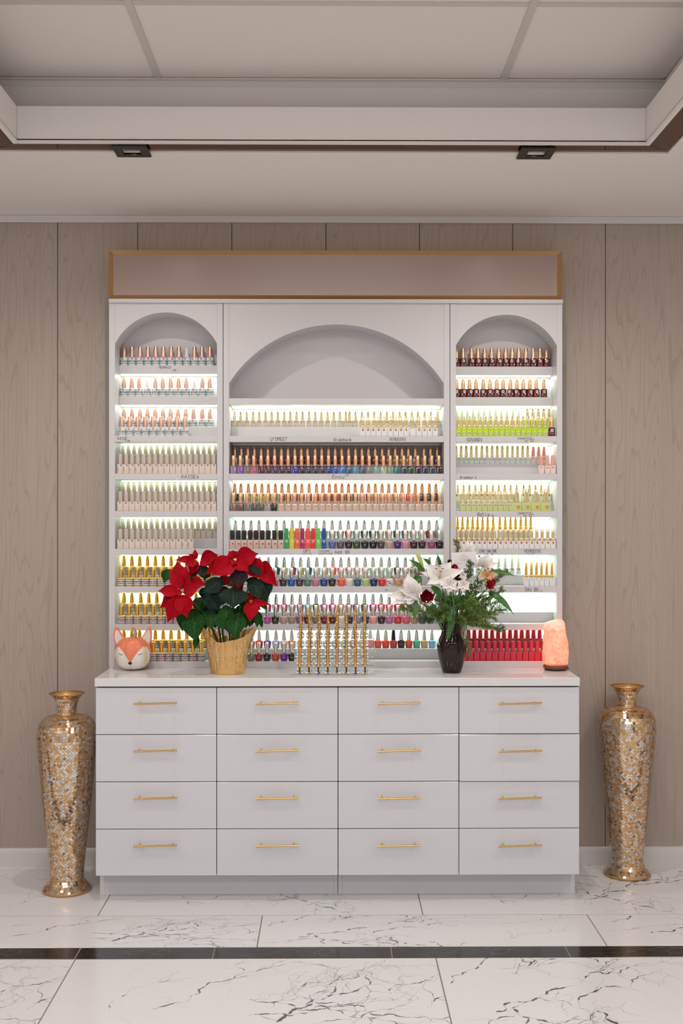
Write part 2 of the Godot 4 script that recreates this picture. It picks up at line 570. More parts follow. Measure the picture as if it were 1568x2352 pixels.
func shelf_light(unit, x0, x1, y, z, energy):
	var w = x1 - x0 - 0.01
	part(unit, "led_strip", box(Vector3(w, 0.006, 0.012), 0.001), glow("led_strip_glow", Color("ecfff4"), 2.0), Vector3((x0 + x1) * 0.5, y - 0.003, z))
	var l = AreaLight3D.new()
	l.name = "shelf_lamp"
	l.area_size = Vector2(w, 0.012)
	l.area_normalize_energy = true
	l.light_color = Color("e6fff0")
	l.light_energy = energy
	l.area_range = 3.0
	l.shadow_enabled = true
	unit.add_child(l, true)
	l.position = Vector3((x0 + x1) * 0.5, y - 0.0075, z)
	l.rotation.x = -PI / 2

# ------------------------------------------------------------------ room
func build_room():
	var X = 2.7; var ZF = 6.6
	var paint = mat("ceiling_paint", Color("efebe8"), 0.75)
	var white = mat("white_trim", Color("e6e2dd"), 0.5)
	var woods = []
	for i in 3: woods.append(textured("wood_laminate_%d" % i, wood_image(21 + i * 13), 0.55))
	# back wall, each laminate panel a board with a dark groove beside it
	var wall = thing("wall_back", "pale wood laminate wall behind the display", "wall", Vector3.ZERO, "", "structure")
	slab(wall, "backing", mat("groove_dark", Color("5e554e"), 0.8), -X - 0.2, X + 0.2, -0.05, 3.3, -0.2, -0.008, 0.0)
	var seams = []
	for p in [132.0, 316.0, 532.0, 748.0, 963.0, 1177.0, 1390.0]: seams.append(xat(p, 0.0))
	var step = 0.401
	while seams[0] > -X: seams.push_front(seams[0] - step)
	while seams[-1] < X: seams.append(seams[-1] + step)
	for i in seams.size() - 1:
		slab(wall, "panel", woods[i % 3], seams[i] + 0.0013, seams[i + 1] - 0.0013, 0.0, SOFFIT, -0.008, 0.0, 0.0012)
	for sd in [[-1, "left"], [1, "right"]]:
		var w2 = thing("wall_" + sd[1], "off-white panelled side wall on the %s" % sd[1], "wall", Vector3.ZERO, "", "structure")
		slab(w2, "backing", mat("groove_dark", Color("5e554e"), 0.8), sd[0] * (X + 0.008), sd[0] * (X + 0.2), -0.05, 3.3, 0.0, ZF, 0.0)
		for k in 11:
			var o = part(w2, "panel", span(0, 0.596, 0, SOFFIT, 0, 0.008, 0.001), mat("side_paint", Color("d9d2cb"), 0.7), Vector3(sd[0] * (X + 0.004), SOFFIT * 0.5, 0.3 + k * 0.6))
			o.rotation.y = -sd[0] * PI / 2
	var wf = thing("wall_front", "plain off-white wall facing the display", "wall", Vector3.ZERO, "", "structure")
	for q in [[-X - 0.2, X + 0.2, -0.05, 0.2], [-X - 0.2, X + 0.2, 2.3, 3.3], [-X - 0.2, -1.7, 0.2, 2.3], [1.7, X + 0.2, 0.2, 2.3]]:
		slab(wf, "plaster", mat("front_paint", Color("e0dbd6"), 0.8), q[0], q[1], q[2], q[3], ZF, ZF + 0.2, 0.0)
	# soffit, bronze strip, fascia, cove and tile grid
	var ceil = thing("ceiling", "off-white tray ceiling with soffit and panel grid", "ceiling", Vector3.ZERO, "", "structure")
	var x0 = -1.108; var x1 = 1.067          # inner faces of the fascia
	var z0 = 0.966; var z1 = 5.9
	var sw = 0.105                           # width of the bronze strip
	var lay = [[-X - 0.2, X + 0.2, 0.0, z0 - sw], [-X - 0.2, X + 0.2, z1 + sw, ZF + 0.2], [-X - 0.2, x0 - sw, z0 - sw, z1 + sw], [x1 + sw, X + 0.2, z0 - sw, z1 + sw]]
	for r in lay: slab(ceil, "soffit", paint, r[0], r[1], SOFFIT, SOFFIT + 0.06, r[2], r[3], 0.0005)
	var bronze = mat("bronze_mirror", Color("7d5c46"), 0.03, 1.0)
	var hs = SOFFIT + 0.006
	var inn = [Vector2(x0, z0), Vector2(x1, z0), Vector2(x1, z1), Vector2(x0, z1)]
	var outr = [Vector2(x0 - sw, z0 - sw), Vector2(x1 + sw, z0 - sw), Vector2(x1 + sw, z1 + sw), Vector2(x0 - sw, z1 + sw)]
	for k in 4:
		# mitred strip with a hairline joint
		var a = outr[k]; var b = outr[(k + 1) % 4]; var c = inn[(k + 1) % 4]; var d = inn[k]
		var e = (b - a).normalized() * 0.001
		var st = begin()
		for yy in [[hs, Vector3.DOWN], [hs + 0.006, Vector3.UP]]:
			outq(st, Vector3(a.x + e.x, yy[0], a.y + e.y), Vector3(b.x - e.x, yy[0], b.y - e.y), Vector3(c.x - e.x, yy[0], c.y - e.y), Vector3(d.x + e.x, yy[0], d.y + e.y), yy[1])
		var loop = [a + e, b - e, c - e, d + e]
		for q in 4:
			var p0 = loop[q]; var p1 = loop[(q + 1) % 4]
			var mdl = (a + b + c + d) * 0.25
			var o2 = (p0 + p1) * 0.5 - mdl
			outq(st, Vector3(p0.x, hs, p0.y), Vector3(p1.x, hs, p1.y), Vector3(p1.x, hs + 0.006, p1.y), Vector3(p0.x, hs + 0.006, p0.y), Vector3(o2.x, 0, o2.y))
		part(ceil, "bronze_strip", done(st), bronze)
	var ft = yat(245.0, z0)
	slab(ceil, "fascia", paint, x0, x1, SOFFIT, ft, z0 - 0.018, z0, 0.002)
	slab(ceil, "fascia", paint, x0, x1, SOFFIT, ft, z1, z1 + 0.018, 0.002)
	slab(ceil, "fascia", paint, x0 - 0.018, x0, SOFFIT, ft, z0 - 0.018, z1 + 0.018, 0.002)
	slab(ceil, "fascia", paint, x1, x1 + 0.018, SOFFIT, ft, z0 - 0.018, z1 + 0.018, 0.002)
	# the lower lip of the fascia
	slab(ceil, "fascia_lip", white, x0, x1, SOFFIT - 0.001, SOFFIT + 0.007, z0 - 0.004, z0 + 0.004, 0.001)
	slab(ceil, "fascia_lip", white, x0 - 0.004, x0 + 0.004, SOFFIT - 0.001, SOFFIT + 0.007, z0 + 0.004, z1, 0.001)
	slab(ceil, "fascia_lip", white, x1 - 0.004, x1 + 0.004, SOFFIT - 0.001, SOFFIT + 0.007, z0 + 0.004, z1, 0.001)
	var cz = 0.88; var cl = x0 - 0.086; var cr = x1 + 0.086; var cf = z1 + 0.086
	slab(ceil, "cove_wall", paint, cl - 0.05, cr + 0.05, SOFFIT + 0.06, TRAY + 0.06, cz - 0.05, cz, 0.0)
	slab(ceil, "cove_wall", paint, cl - 0.05, cr + 0.05, SOFFIT + 0.06, TRAY + 0.06, cf, cf + 0.05, 0.0)
	slab(ceil, "cove_wall", paint, cl - 0.05, cl, SOFFIT + 0.06, TRAY + 0.06, cz, cf, 0.0)
	slab(ceil, "cove_wall", paint, cr, cr + 0.05, SOFFIT + 0.06, TRAY + 0.06, cz, cf, 0.0)
	slab(ceil, "cove_floor", paint, cl, cr, SOFFIT + 0.02, SOFFIT + 0.04, cz, z0 - 0.018, 0.0)
	var tilem = mat("ceiling_tile", Color("ece5df"), 0.9)
	var barm = mat("grid_bar_paint", Color("cfcac5"), 0.5)
	var bx = [cl, -0.632, 0.584, cr]
	var gz = cz; var nz = 0
	while gz < cf - 0.01:
		var ge = minf(gz + 0.61, cf)
		for i in 3: slab(ceil, "ceiling_tile", tilem, bx[i] + 0.002, bx[i + 1] - 0.002, TRAY + 0.005, TRAY + 0.02, gz + 0.002, ge - 0.002, 0.002)
		if nz > 0:
			for i in 3: slab(ceil, "grid_bar", barm, bx[i] + (0.012 if i else 0.0), bx[i + 1] - (0.012 if i < 2 else 0.0), TRAY, TRAY + 0.006, gz - 0.012, gz + 0.012, 0.001)
		gz = ge; nz += 1
	for i in [1, 2]: slab(ceil, "grid_bar", barm, bx[i] - 0.012, bx[i] + 0.012, TRAY - 0.0005, TRAY + 0.006, cz, cf, 0.001)
	slab(ceil, "edge_angle", white, cl, cr, TRAY - 0.001, TRAY + 0.003, cz, cz + 0.02, 0.0005)
	slab(ceil, "edge_angle", white, cl, cr, TRAY - 0.022, TRAY - 0.001, cz, cz + 0.0015, 0.0005)
	slab(ceil, "roof_deck", mat("groove_dark", Color("5e554e"), 0.8), -X - 0.2, X + 0.2, 3.2, 3.3, -0.2, ZF + 0.2, 0.0)
	var tr = thing("trim_1", "narrow white moulding along the top of the wood wall", "trim", Vector3.ZERO, "", "structure")
	slab(tr, "moulding", mat("cool_trim", Color("d9d6d6"), 0.45), -X, X, yat(513.0, 0.0), SOFFIT, 0.0, 0.012, 0.003)
	for b in [["baseboard_left", -X, -0.93], ["baseboard_right", 0.93, X]]:
		var bb = thing(b[0], "white baseboard along the wall %s of the drawers" % b[0].get_slice("_", 1), "baseboard", Vector3.ZERO, "", "structure")
		var st = begin()
		var pr = V([0, 0, 0.013, 0, 0.013, 0.062, 0.011, 0.072, 0.006, 0.076, 0, 0.078])
		var poly = PackedVector2Array()
		for q in pr: poly.append(q)
		add_prism(st, poly, b[1], b[2])
		var o = part(bb, "board", done(st), mat("cool_trim", Color("d9d6d6"), 0.45))
		# the outline runs in x and y; turn its depth along x
		o.transform = Transform3D(Basis(Vector3(0, 0, 1), Vector3(0, 1, 0), Vector3(1, 0, 0)), Vector3.ZERO)
	# floor: marble tiles and a black border strip
	var fl = thing("floor", "white marble tile floor with a black border strip", "floor", Vector3.ZERO, "", "structure")
	slab(fl, "grout_bed", mat("grout", Color("8a7f76"), 0.9), -X - 0.2, X + 0.2, -0.2, -0.0006, -0.1, ZF + 0.2, 0.0)
	var marb = []
	for i in 4: marb.append(textured("white_marble_%d" % i, marble_image(101 + i * 17, 1024, 512, Color("e2e2e2"), Color("56585f"), Color("d8bfa8"), 13, 8.0), 0.2))
	var black = textured("black_marble", marble_image(405, 512, 96, Color("221f1f"), Color("b8b4b0"), Color("6a625c"), 5, 1.2), 0.12)
	var rows = [[0.0, 0.620, -0.899], [0.620, 0.941, -0.282], [1.044, 1.654, -0.889], [1.654, 2.264, -0.28], [2.264, 2.874, -0.889], [2.874, 3.484, -0.28], [3.484, 4.094, -0.889], [4.094, 4.704, -0.28], [4.704, 5.314, -0.889], [5.314, 5.924, -0.28], [5.924, 6.6, -0.889]]
	var g = 0.002
	var n = 0
	for r in rows:
		var x = r[2]
		while x > -X: x -= 1.22
		while x < X:
			var xa = maxf(x, -X - 0.1); var xb = minf(x + 1.22, X + 0.1)
			slab(fl, "marble_tile", marb[(n * 7 + n / 3) % 4], xa + g, xb - g, -0.012, 0.0, r[0] + g, r[1] - g, 0.0007)
			n += 1
			x += 1.22
	var js = [-2.7, -2.11, -1.5, -0.893, -0.427, 0.183, 0.790, 1.4, 2.01, 2.7]
	for i in js.size() - 1: slab(fl, "border_tile", black, js[i] + g, js[i + 1] - g, -0.012, 0.0, 0.941 + g, 1.044 - g, 0.0007)

# ------------------------------------------------------------------ drawers and worktop
func build_base():
	var lac = mat("white_lacquer", Color("d8d9df"), 0.2, 0.0, 0.3)
	var inner = mat("carcass_dark", Color("6f6a66"), 0.7)
	var gold = mat("brushed_gold", Color("e3bf84"), 0.16, 1.0)
	var cols = [219.0, 497.5, 776.0, 1053.5, 1330.5]
	var rows = [1578.5, 1686.5, 1795.0, 1903.5, 2011.0]
	var xs = []; var ys = []
	for c in cols: xs.append(xat(c, Z_BASE))
	for r in rows: ys.append(yat(r, Z_BASE))
	var hand = [1616.0, 1725.0, 1834.0, 1943.0]
	var zp = 0.38
	for u in 2:
		var side = ["left", "right"][u]
		var t = thing("drawer_cabinet", "glossy white eight-drawer base cabinet, %s of the pair" % side, "cabinet", Vector3.ZERO, "white drawer cabinets under the worktop")
		var xa = xs[u * 2]; var xb = xs[u * 2 + 2]
		slab(t, "body", inner, xa + 0.002, xb - 0.002, ys[4] + 0.001, ys[0], 0.014, Z_BASE - 0.019, 0.001)
		var xo = xa if u == 0 else xb
		slab(t, "end_panel", lac, xo + (0.0004 if u == 0 else -0.0016), xo + (0.0016 if u == 0 else -0.0004), ys[4] + 0.001, ys[0], 0.014, Z_BASE - 0.0195, 0.0)
		slab(t, "plinth", lac, xa + (0.02 if u == 0 else 0.017), xb - (0.017 if u == 0 else 0.02), 0.0, ys[4], zp - 0.02, zp - 0.001, 0.001)
		for k in [[xa + 0.001, xa + 0.021 - u * 0.004], [xb - 0.017 - u * 0.004, xb - 0.001]]:
			slab(t, "side_panel", lac, k[0], k[1], 0.0, ys[4] + 0.001, 0.014, zp, 0.0012)
		for c in 2:
			for r in 4:
				var ci = u * 2 + c
				var gap = 0.0014
				var proud = 0.006 if (ci == 3 and r == 1) else 0.0
				var dr = slab(t, "drawer", lac, xs[ci] + gap, xs[ci + 1] - gap, ys[r + 1] + gap, ys[r] - gap, Z_BASE - 0.018, Z_BASE + proud, 0.0012)
				var hx = [356.5, 636.5, 916.0, 1194.0][ci]
				var c0 = at(hx, hand[r], Z_BASE + 0.03)
				var hw = 0.084
				var tilt = 0.002
				var st = begin()
				add_tube(st, [Vector3(-hw, -tilt, 0), Vector3(hw, tilt, 0)], [0.0042], 12)
				var h = part(dr, "handle", done(st), gold, Vector3(c0.x, c0.y, Z_BASE + 0.031 + proud) - dr.position)
				h.set_meta("label", "slim gold bar handle")
				for s in [-1.0, 1.0]: part(dr, "handle_post", tube([Vector3(s * 0.064, 0.001, -0.031), Vector3(s * 0.064, 0.001, 0.0)], [0.0034], 10), gold, h.position)
	var top = textured("worktop_marble", marble_image(902, 2048, 512, Color("e2e2e3"), Color("b9b4ae"), Color("ddd3c8"), 6, 5.0), 0.07)
	var xl = xat(217.0, Z_BASE + 0.006); var xr = xat(1331.5, Z_BASE + 0.006)
	var yb = yat(1576.5, Z_BASE + 0.006)
	solo("worktop", span(xl, xr, yb, counter_y, 0.012, Z_BASE + 0.006, 0.0015), top, "white marble-look worktop running across both drawer cabinets", "worktop", mid(xl, xr, yb, counter_y, 0.012, Z_BASE + 0.006))

# ------------------------------------------------------------------ upper cabinets
var shelf_top := {}      # "unit,shelf" -> [top y, x0, x1]
func build_upper():
	var lac = mat("cabinet_paint", Color("cfcdcf"), 0.32)
	var black = mat("marker_ink", Color("141214"), 0.6)
	var units = [["left", 250.0, 264.0, 498.0, 511.5, 382.0, 718.0, 790.0], ["middle", 512.8, 526.0, 1019.0, 1032.4, 773.0, 745.0, 880.0], ["right", 1033.6, 1047.0, 1278.5, 1291.0, 1161.0, 722.0, 793.0]]
	var boards = [915.0, 1001.5, 1088.0, 1174.0, 1260.5, 1347.0, 1433.5, 1519.0]
	var thick = 0.0254
	var ytop = yat(697.0, Z_UP)
	for ui in 3:
		var u = units[ui]
		var x0 = xat(u[1], Z_UP); var x1 = xat(u[2], Z_UP); var x2 = xat(u[3], Z_UP); var x3 = xat(u[4], Z_UP)
		var t = thing("shelf_cabinet", "white lit shelf cabinet with arched top, %s of the three" % u[0], "cabinet", Vector3.ZERO, "arched shelf cabinets on the worktop")
		slab(t, "side_panel", lac, x0, x1, counter_y, ytop, 0.0, Z_UP, 0.001)
		slab(t, "side_panel", lac, x2, x3, counter_y, ytop, 0.0, Z_UP, 0.001)
		slab(t, "back_panel", lac, x1, x2, counter_y, ytop, 0.002, Z_BACK, 0.0)
		# arch
		var ya = yat(u[6], Z_UP); var ysp = yat(u[7], Z_UP)
		var half = (x2 - x1) * 0.5; var rise = ya - ysp
		var R = (half * half + rise * rise) / (2.0 * rise)
		var cx = (x1 + x2) * 0.5; var cy = ya - R
		var poly = PackedVector2Array([Vector2(x1, ytop), Vector2(x2, ytop)])
		var a0 = asin(half / R)
		for k in 41:
			var a = a0 - 2.0 * a0 * k / 40.0
			poly.append(Vector2(cx + R * sin(a), cy + R * cos(a)))
		part(t, "arch_panel", prism(poly, Z_BACK, Z_UP - 0.002), lac)
		# shelves
		var list = []
		if ui == 1:
			for k in 8: list.append([boards[k], false])
		else:
			list = [[839.5 if ui == 0 else 841.5, true], [910.5 if ui == 0 else 912.0, true]]
			for k in range(1, 8): list.append([boards[k], false])
		for k in list.size():
			var zf = 0.062 if list[k][1] else Z_UP - 0.001
			var yy = yat(list[k][0], zf)
			var th = 0.0362 if list[k][1] else thick
			var last = k == list.size() - 1
			var sh = slab(t, "shelf", lac, x1, x2, (counter_y if last else yy - th), yy, Z_BACK, zf, 0.0008)
			shelf_top["%d,%d" % [ui, k]] = [yy, x1, x2]
			if not list[k][1] and not (ui == 1 and k == 0):
				slab(t, "riser", lac, x1, x2, yy, yy + 0.043, Z_BACK, Z_RISER, 0.0008)
			# light strip on the underside: lights the row below
			var lit = not last
			if ui == 1 and k == 1: lit = false
			if lit:
				shelf_light(t, x1, x2, yy - th, 0.04, (0.074 if ui != 1 else 0.152) * (0.8 if list[k][1] else 1.0))
			elif not last:
				part(t, "led_strip", box(Vector3(x2 - x1 - 0.01, 0.006, 0.012), 0.001), mat("led_off", Color("e8ece6"), 0.3), Vector3(cx, yy - th - 0.003, 0.04))
			for w in writing(ui, k):
				var st = begin()
				for ln in w[1]:
					var p = at(ln[1], ln[2], zf)
					add_ink(st, ln[0], ln[3] / 548.0, ln[3] / 548.0 * 0.085 + 0.0003, Vector3(p.x, p.y, 0), Vector3.RIGHT, Vector3.UP, 0.05, 0.0, (ln[4] / 548.0 if ln.size() > 4 else 0.0))
				var o = part(sh, "handwriting", done(st), black, Vector3(0, 0, zf + 0.0004) - sh.position)
				o.set_meta("label", "handwritten black marker lettering")
	var xa = xat(249.0, Z_UP + 0.008); var xb = xat(1293.0, Z_UP + 0.008)
	solo("crown_board", span(xa, xb, ytop, yat(686.5, Z_UP + 0.008), 0.0, Z_UP + 0.008, 0.002), lac, "narrow white board across the tops of the shelf cabinets", "board", mid(xa, xb, ytop, yat(686.5, Z_UP + 0.008), 0.0, Z_UP + 0.008))
# writing on the shelf edges: [what, [[text, centre x, centre y, height in pixels], ...]]
func writing(ui, k):
	if ui == 0:
		match k:
			0: return [["MERMAID 45", [["MERMAID", 379.0, 844.0, 5.0, 27.0], [".45", 399.0, 850.5, 4.5]]]]
			2: return [["KAISE and price", [["KAISE", 281.0, 1007.0, 6.0, 22.0], ["1-98", 293.0, 1012.5, 3.2]]]]
			3: return [["KAISE", [["KAISE>", 437.0, 1094.5, 7.5]]]]
	if ui == 1:
		match k:
			1: return [["U OMEET", [["U*OMEET", 640.0, 1008.5, 7.0, 38.0]]], ["Aivenhuy A", [["AivenhuyA", 786.0, 1010.0, 7.0, 39.0]]], ["VENDEENI", [["VENDEENI", 913.0, 1009.0, 6.5, 38.0]]]]
			2: return [["Enou", [["Enou", 777.0, 1095.0, 7.5, 27.0], ["122", 796.0, 1091.0, 4.0]]]]
			4: return [["OPI Infinite", [["OPI", 705.0, 1265.5, 6.4], ["Infinite", 705.0, 1272.0, 3.2]]], ["Longer Lasting", [["Longer", 746.0, 1264.7, 5.0], ["Lasting", 747.0, 1271.0, 5.0]]], ["Add $ 5", [["Add $5", 786.0, 1268.0, 6.6]]]]
	if ui == 2:
		match k:
			2: return [["GOVANDI", [["GOVANDI", 1090.0, 1010.0, 7.5, 35.0]]], ["DANNYCOLL DC 25", [["DANNYCOLL", 1208.0, 1007.0, 4.6, 38.0], ["DC 25", 1215.0, 1013.0, 4.6]]]]
			3: return [["Aivenhuy's", [["Aivenhuy's", 1075.0, 1096.5, 6.5, 38.0]]]]
			4: return [["Ratia 18", [["Ratia", 1110.0, 1181.5, 8.0, 27.0], ["18", 1130.0, 1184.0, 4.0]]], ["DANNYCOLL DC 22", [["DANNYCOLL", 1207.0, 1179.0, 4.6, 36.0], ["DC 22", 1212.0, 1185.0, 4.6]]]]
			5: return [["JIAO YAN SHE (A) 24", [["JIAO YAN SHE", 1120.0, 1265.5, 6.2, 40.0], ["(A) 24", 1123.0, 1272.5, 3.6]]], ["VENDEENI (1-15)", [["VENDEENI", 1223.0, 1265.5, 6.5, 39.0], ["(1-15)", 1218.0, 1272.0, 3.6]]]]
			6: return [["DAI BO 10", [["DAI BO", 1221.0, 1354.0, 7.5, 29.0], ["10", 1241.0, 1358.0, 3.6]]]]
	return []

func build_sign():
	var t = thing("sign_box", "blank mauve sign panel in a mirrored gold frame above the shelves", "sign", Vector3.ZERO)
	var zf = Z_UP + 0.012; var zb = Z_UP - 0.02
	var o = [at(249.5, 573.5, zb), at(1290.5, 577.0, zb), at(1290.5, 686.5, zb), at(249.5, 686.0, zb)]
	var X0 = o[0].x; var X1 = o[1].x
	var Y1 = yat(575.5, zb); var Y0 = yat(686.5, Z_UP + 0.008) + 0.0005
	var i0 = xat(260.0, zf); var i1 = xat(1279.5, zf); var j0 = yat(678.5, zf); var j1 = yat(585.0, zf)
	slab(t, "box", mat("sign_core", Color("8a7b74"), 0.6), X0 + 0.001, X1 - 0.001, Y0, Y1 - 0.001, 0.001, zb - 0.001, 0.0)
	slab(t, "panel", mat("mauve_panel", Color("a48d85"), 0.22), i0, i1, j0, j1, zb, zf, 0.0008)
	var gold = mat("mirror_gold", Color("f8d096"), 0.05, 1.0)
	var nzt = NoiseTexture2D.new()
	nzt.width = 256; nzt.height = 256; nzt.seamless = true; nzt.as_normal_map = true; nzt.bump_strength = 2.0
	var fn = FastNoiseLite.new(); fn.seed = 4; fn.frequency = 0.012
	nzt.noise = fn
	gold.normal_enabled = true
	gold.normal_texture = nzt
	gold.normal_scale = 0.8
	gold.uv1_triplanar = true
	gold.uv1_scale = Vector3(5, 5, 5)
	var O = [Vector3(X0, Y1, zb), Vector3(X1, Y1, zb), Vector3(X1, Y0, zb), Vector3(X0, Y0, zb)]
	var zi = zf - 0.001
	var I = [Vector3(i0, j1, zi), Vector3(i1, j1, zi), Vector3(i1, j0, zi), Vector3(i0, j0, zi)]
	for k in 4:
		var k2 = (k + 1) % 4
		var out = (O[k] + O[k2] - I[k] - I[k2]).normalized()
		var e = (O[k2] - O[k]).normalized() * 0.0004
		var st = begin()
		outq(st, O[k] + e, O[k2] - e, I[k2] - e, I[k] + e, out + Vector3.BACK)
		var dz = Vector3(0, 0, -0.1)
		outq(st, O[k] + e, O[k2] - e, O[k2] - e + dz, O[k] + e + dz, out)
		part(t, "frame_strip", done(st), gold)
	return t

# ------------------------------------------------------------------ polish bottles
var words := ["first", "second", "third", "fourth", "fifth", "sixth", "seventh", "eighth", "ninth", "tenth", "eleventh", "twelfth", "thirteenth", "fourteenth", "fifteenth", "sixteenth", "seventeenth", "eighteenth", "nineteenth", "twentieth"]
func ordinal(n):
	if n < 20: return words[n]
	var tens = ["twenty", "thirty", "forty"][(n + 1) / 10 - 2]
	var u = (n + 1) % 10
	if u == 0: return ["twentieth", "thirtieth", "fortieth"][(n + 1) / 10 - 2]
	return tens + "-" + words[u - 1]
func shade(hex):
	var c = Color(hex)
	if c.v < 0.16: return "black"
	if c.s < 0.16: return "white" if c.v > 0.8 else ("grey" if c.v > 0.3 else "charcoal")
	var h = c.h * 360.0
	if h < 14 or h > 345:
		if c.v < 0.5: return "dark red" if c.s > 0.5 else "plum brown"
		return "red" if c.s > 0.6 else "pink"
	if h < 42: return "brown" if c.v < 0.6 else ("orange" if c.s > 0.6 else "nude")
	if h < 68: return "olive" if c.v < 0.6 else "yellow"
	if h < 165: return "dark green" if c.v < 0.4 else "green"
	if h < 200: return "teal"
	if h < 250: return "navy" if c.v < 0.45 else "blue"
	if h < 300: return "purple"
	return "plum" if c.v < 0.45 else "magenta"
# body [squareness, half width, height, shoulder]; ring [half width, height]; cap [squareness, r below, r above, height, rounding]
var kinds := {
	"mermaid": {"name": "white_polish_bottle", "what": "rose-gold-capped white", "body": [2.0, 0.0158, 0.0365, 0.004], "cap": [2.0, 0.0100, 0.0088, 0.043, 0.0015], "capm": "rose"},
	"kaise": {"name": "beige_polish_bottle", "what": "beige-capped beige", "body": [9.0, 0.01185, 0.0398, 0.0008], "cap": [3.2, 0.0086, 0.0078, 0.0415, 0.003], "capm": "beige"},
	"gold": {"name": "striped_label_bottle", "what": "gold-capped stripe-label", "body": [2.0, 0.0165, 0.0365, 0.004], "cap": [2.0, 0.0088, 0.0074, 0.043, 0.001], "capm": "gold"},
	"uomeet": {"name": "peach_polish_bottle", "what": "champagne-capped peach", "body": [7.0, 0.0124, 0.031, 0.0008], "cap": [2.0, 0.0068, 0.0052, 0.0405, 0.002], "capm": "champagne"},
	"vendeeni": {"name": "boxy_polish_bottle", "what": "gold-capped white", "body": [9.0, 0.0107, 0.031, 0.0006], "ring": [0.0068, 0.0135], "cap": [6.0, 0.0062, 0.006, 0.0355, 0.0008], "capm": "champagne"},
	"enou": {"name": "colour_gel_bottle", "what": "rose-gold-capped", "body": [5.0, 0.0131, 0.031, 0.001], "cap": [2.4, 0.0082, 0.0076, 0.044, 0.0012], "capm": "copper"},
	"silver": {"name": "lacquer_bottle", "what": "silver-capped", "bell": true, "cap": [2.3, 0.0094, 0.0074, 0.0435, 0.004], "capm": "silver"},
	"nude": {"name": "black_cap_bottle", "what": "black-capped nude", "body": [7.0, 0.0119, 0.0368, 0.001], "cap": [4.0, 0.0088, 0.0094, 0.039, 0.0012], "capm": "black"},
	"bright": {"name": "neon_polish_bottle", "what": "single-colour neon", "body": [8.0, 0.0098, 0.0385, 0.0006], "cap": [5.0, 0.0086, 0.0078, 0.0455, 0.0012], "capm": ""},
	"wine": {"name": "wine_polish_bottle", "what": "copper-capped wine-red", "body": [4.5, 0.0137, 0.0365, 0.002], "cap": [2.2, 0.0092, 0.0082, 0.0428, 0.003], "capm": "copper"},
	"lime": {"name": "lime_polish_bottle", "what": "gold-capped lime", "body": [9.0, 0.0111, 0.0325, 0.0006], "ring": [0.0072, 0.0135], "cap": [6.0, 0.0068, 0.0065, 0.0355, 0.0008], "capm": "champagne"},
	"cone": {"name": "slim_cone_bottle", "what": "tall pale-cone-capped", "body": [7.0, 0.0106, 0.029, 0.0008], "cap": [2.0, 0.0072, 0.0048, 0.056, 0.002], "capm": "mint"},
	"pink": {"name": "peach_cap_bottle", "what": "peach-capped pale-pink", "body": [8.0, 0.0113, 0.0345, 0.0008], "cap": [3.0, 0.0082, 0.0066, 0.0425, 0.003], "capm": "peach"},
	"wide": {"name": "wide_olive_bottle", "what": "wide gold-capped olive", "body": [12.0, 0.0198, 0.0368, 0.0006], "ring": [0.0095, 0.0135], "cap": [8.0, 0.0088, 0.0086, 0.0395, 0.0008], "capm": "champagne", "flat": 0.55},
	"daibo": {"name": "slim_gold_cap_bottle", "what": "slim gold-capped pale", "body": [9.0, 0.0104, 0.0345, 0.0006], "ring": [0.0072, 0.013], "cap": [3.0, 0.0058, 0.0044, 0.051, 0.001], "capm": "gold"},
	"crimson": {"name": "crimson_polish_bottle", "what": "single-colour crimson", "body": [9.0, 0.0122, 0.0395, 0.0006], "cap": [3.2, 0.0087, 0.0078, 0.0415, 0.002], "capm": ""}}
func lit_through(m, c):
	m.backlight_enabled = true
	m.backlight = c
	return m
func cap_mat(called):
	match called:
		"rose": return mat("rose_gold", Color("e6bda8"), 0.3, 1.0)
		"copper": return mat("copper_gold", Color("ecc09c"), 0.26, 1.0)
		"gold": return mat("yellow_gold", Color("efc45c"), 0.22, 1.0)
		"champagne": return mat("champagne_gold", Color("ebd8ac"), 0.22, 1.0)
		"silver": return mat("silver_metal", Color("dededa"), 0.2, 1.0)
		"beige": return lit_through(mat("beige_cap", Color("cbbcae"), 0.35), Color(0.42, 0.42, 0.36))
		"black": return mat("black_cap", Color("17171a"), 0.3)
		"mint": return lit_through(mat("mint_cap", Color("d9e0c6"), 0.4), Color(0.4, 0.42, 0.34))
		"peach": return mat("peach_cap", Color("e8a796"), 0.35)
		"white": return mat("white_cap", Color("e3e3de"), 0.35)
	return null
func cap_shape(c):
	var r0 = c[1]; var r1 = c[2]; var h = c[3]; var b = c[4]
	return lathe(V([0, 0, r0, 0, r0, 0.0008, r0 * 0.5 + r1 * 0.5, h * 0.5, r1, h - b, r1 - b * 0.3, h - b * 0.3, r1 - b, h, 0, h]), 16 if c[0] < 5 else 20, c[0])
func body_shape(k):
	if k.has("bell"): return lathe(V([0, 0, 0.0122, 0, 0.0132, 0.0015, 0.0158, 0.021, 0.0162, 0.026, 0.0146, 0.0305, 0.0105, 0.0325, 0.0055, 0.0334, 0.0055, 0.0345, 0, 0.0345]), 20, 2.35)
	var b = k.body
	var w = b[1]; var h = b[2]; var s = b[3]
	return lathe(V([0, 0, w - 0.0008, 0, w, 0.0008, w, h - s, w - s * 0.35, h - s * 0.3, w - s, h, 0.005, h, 0.005, h + 0.0012, 0, h + 0.0012]), 16 if b[0] < 5 else 24, b[0])
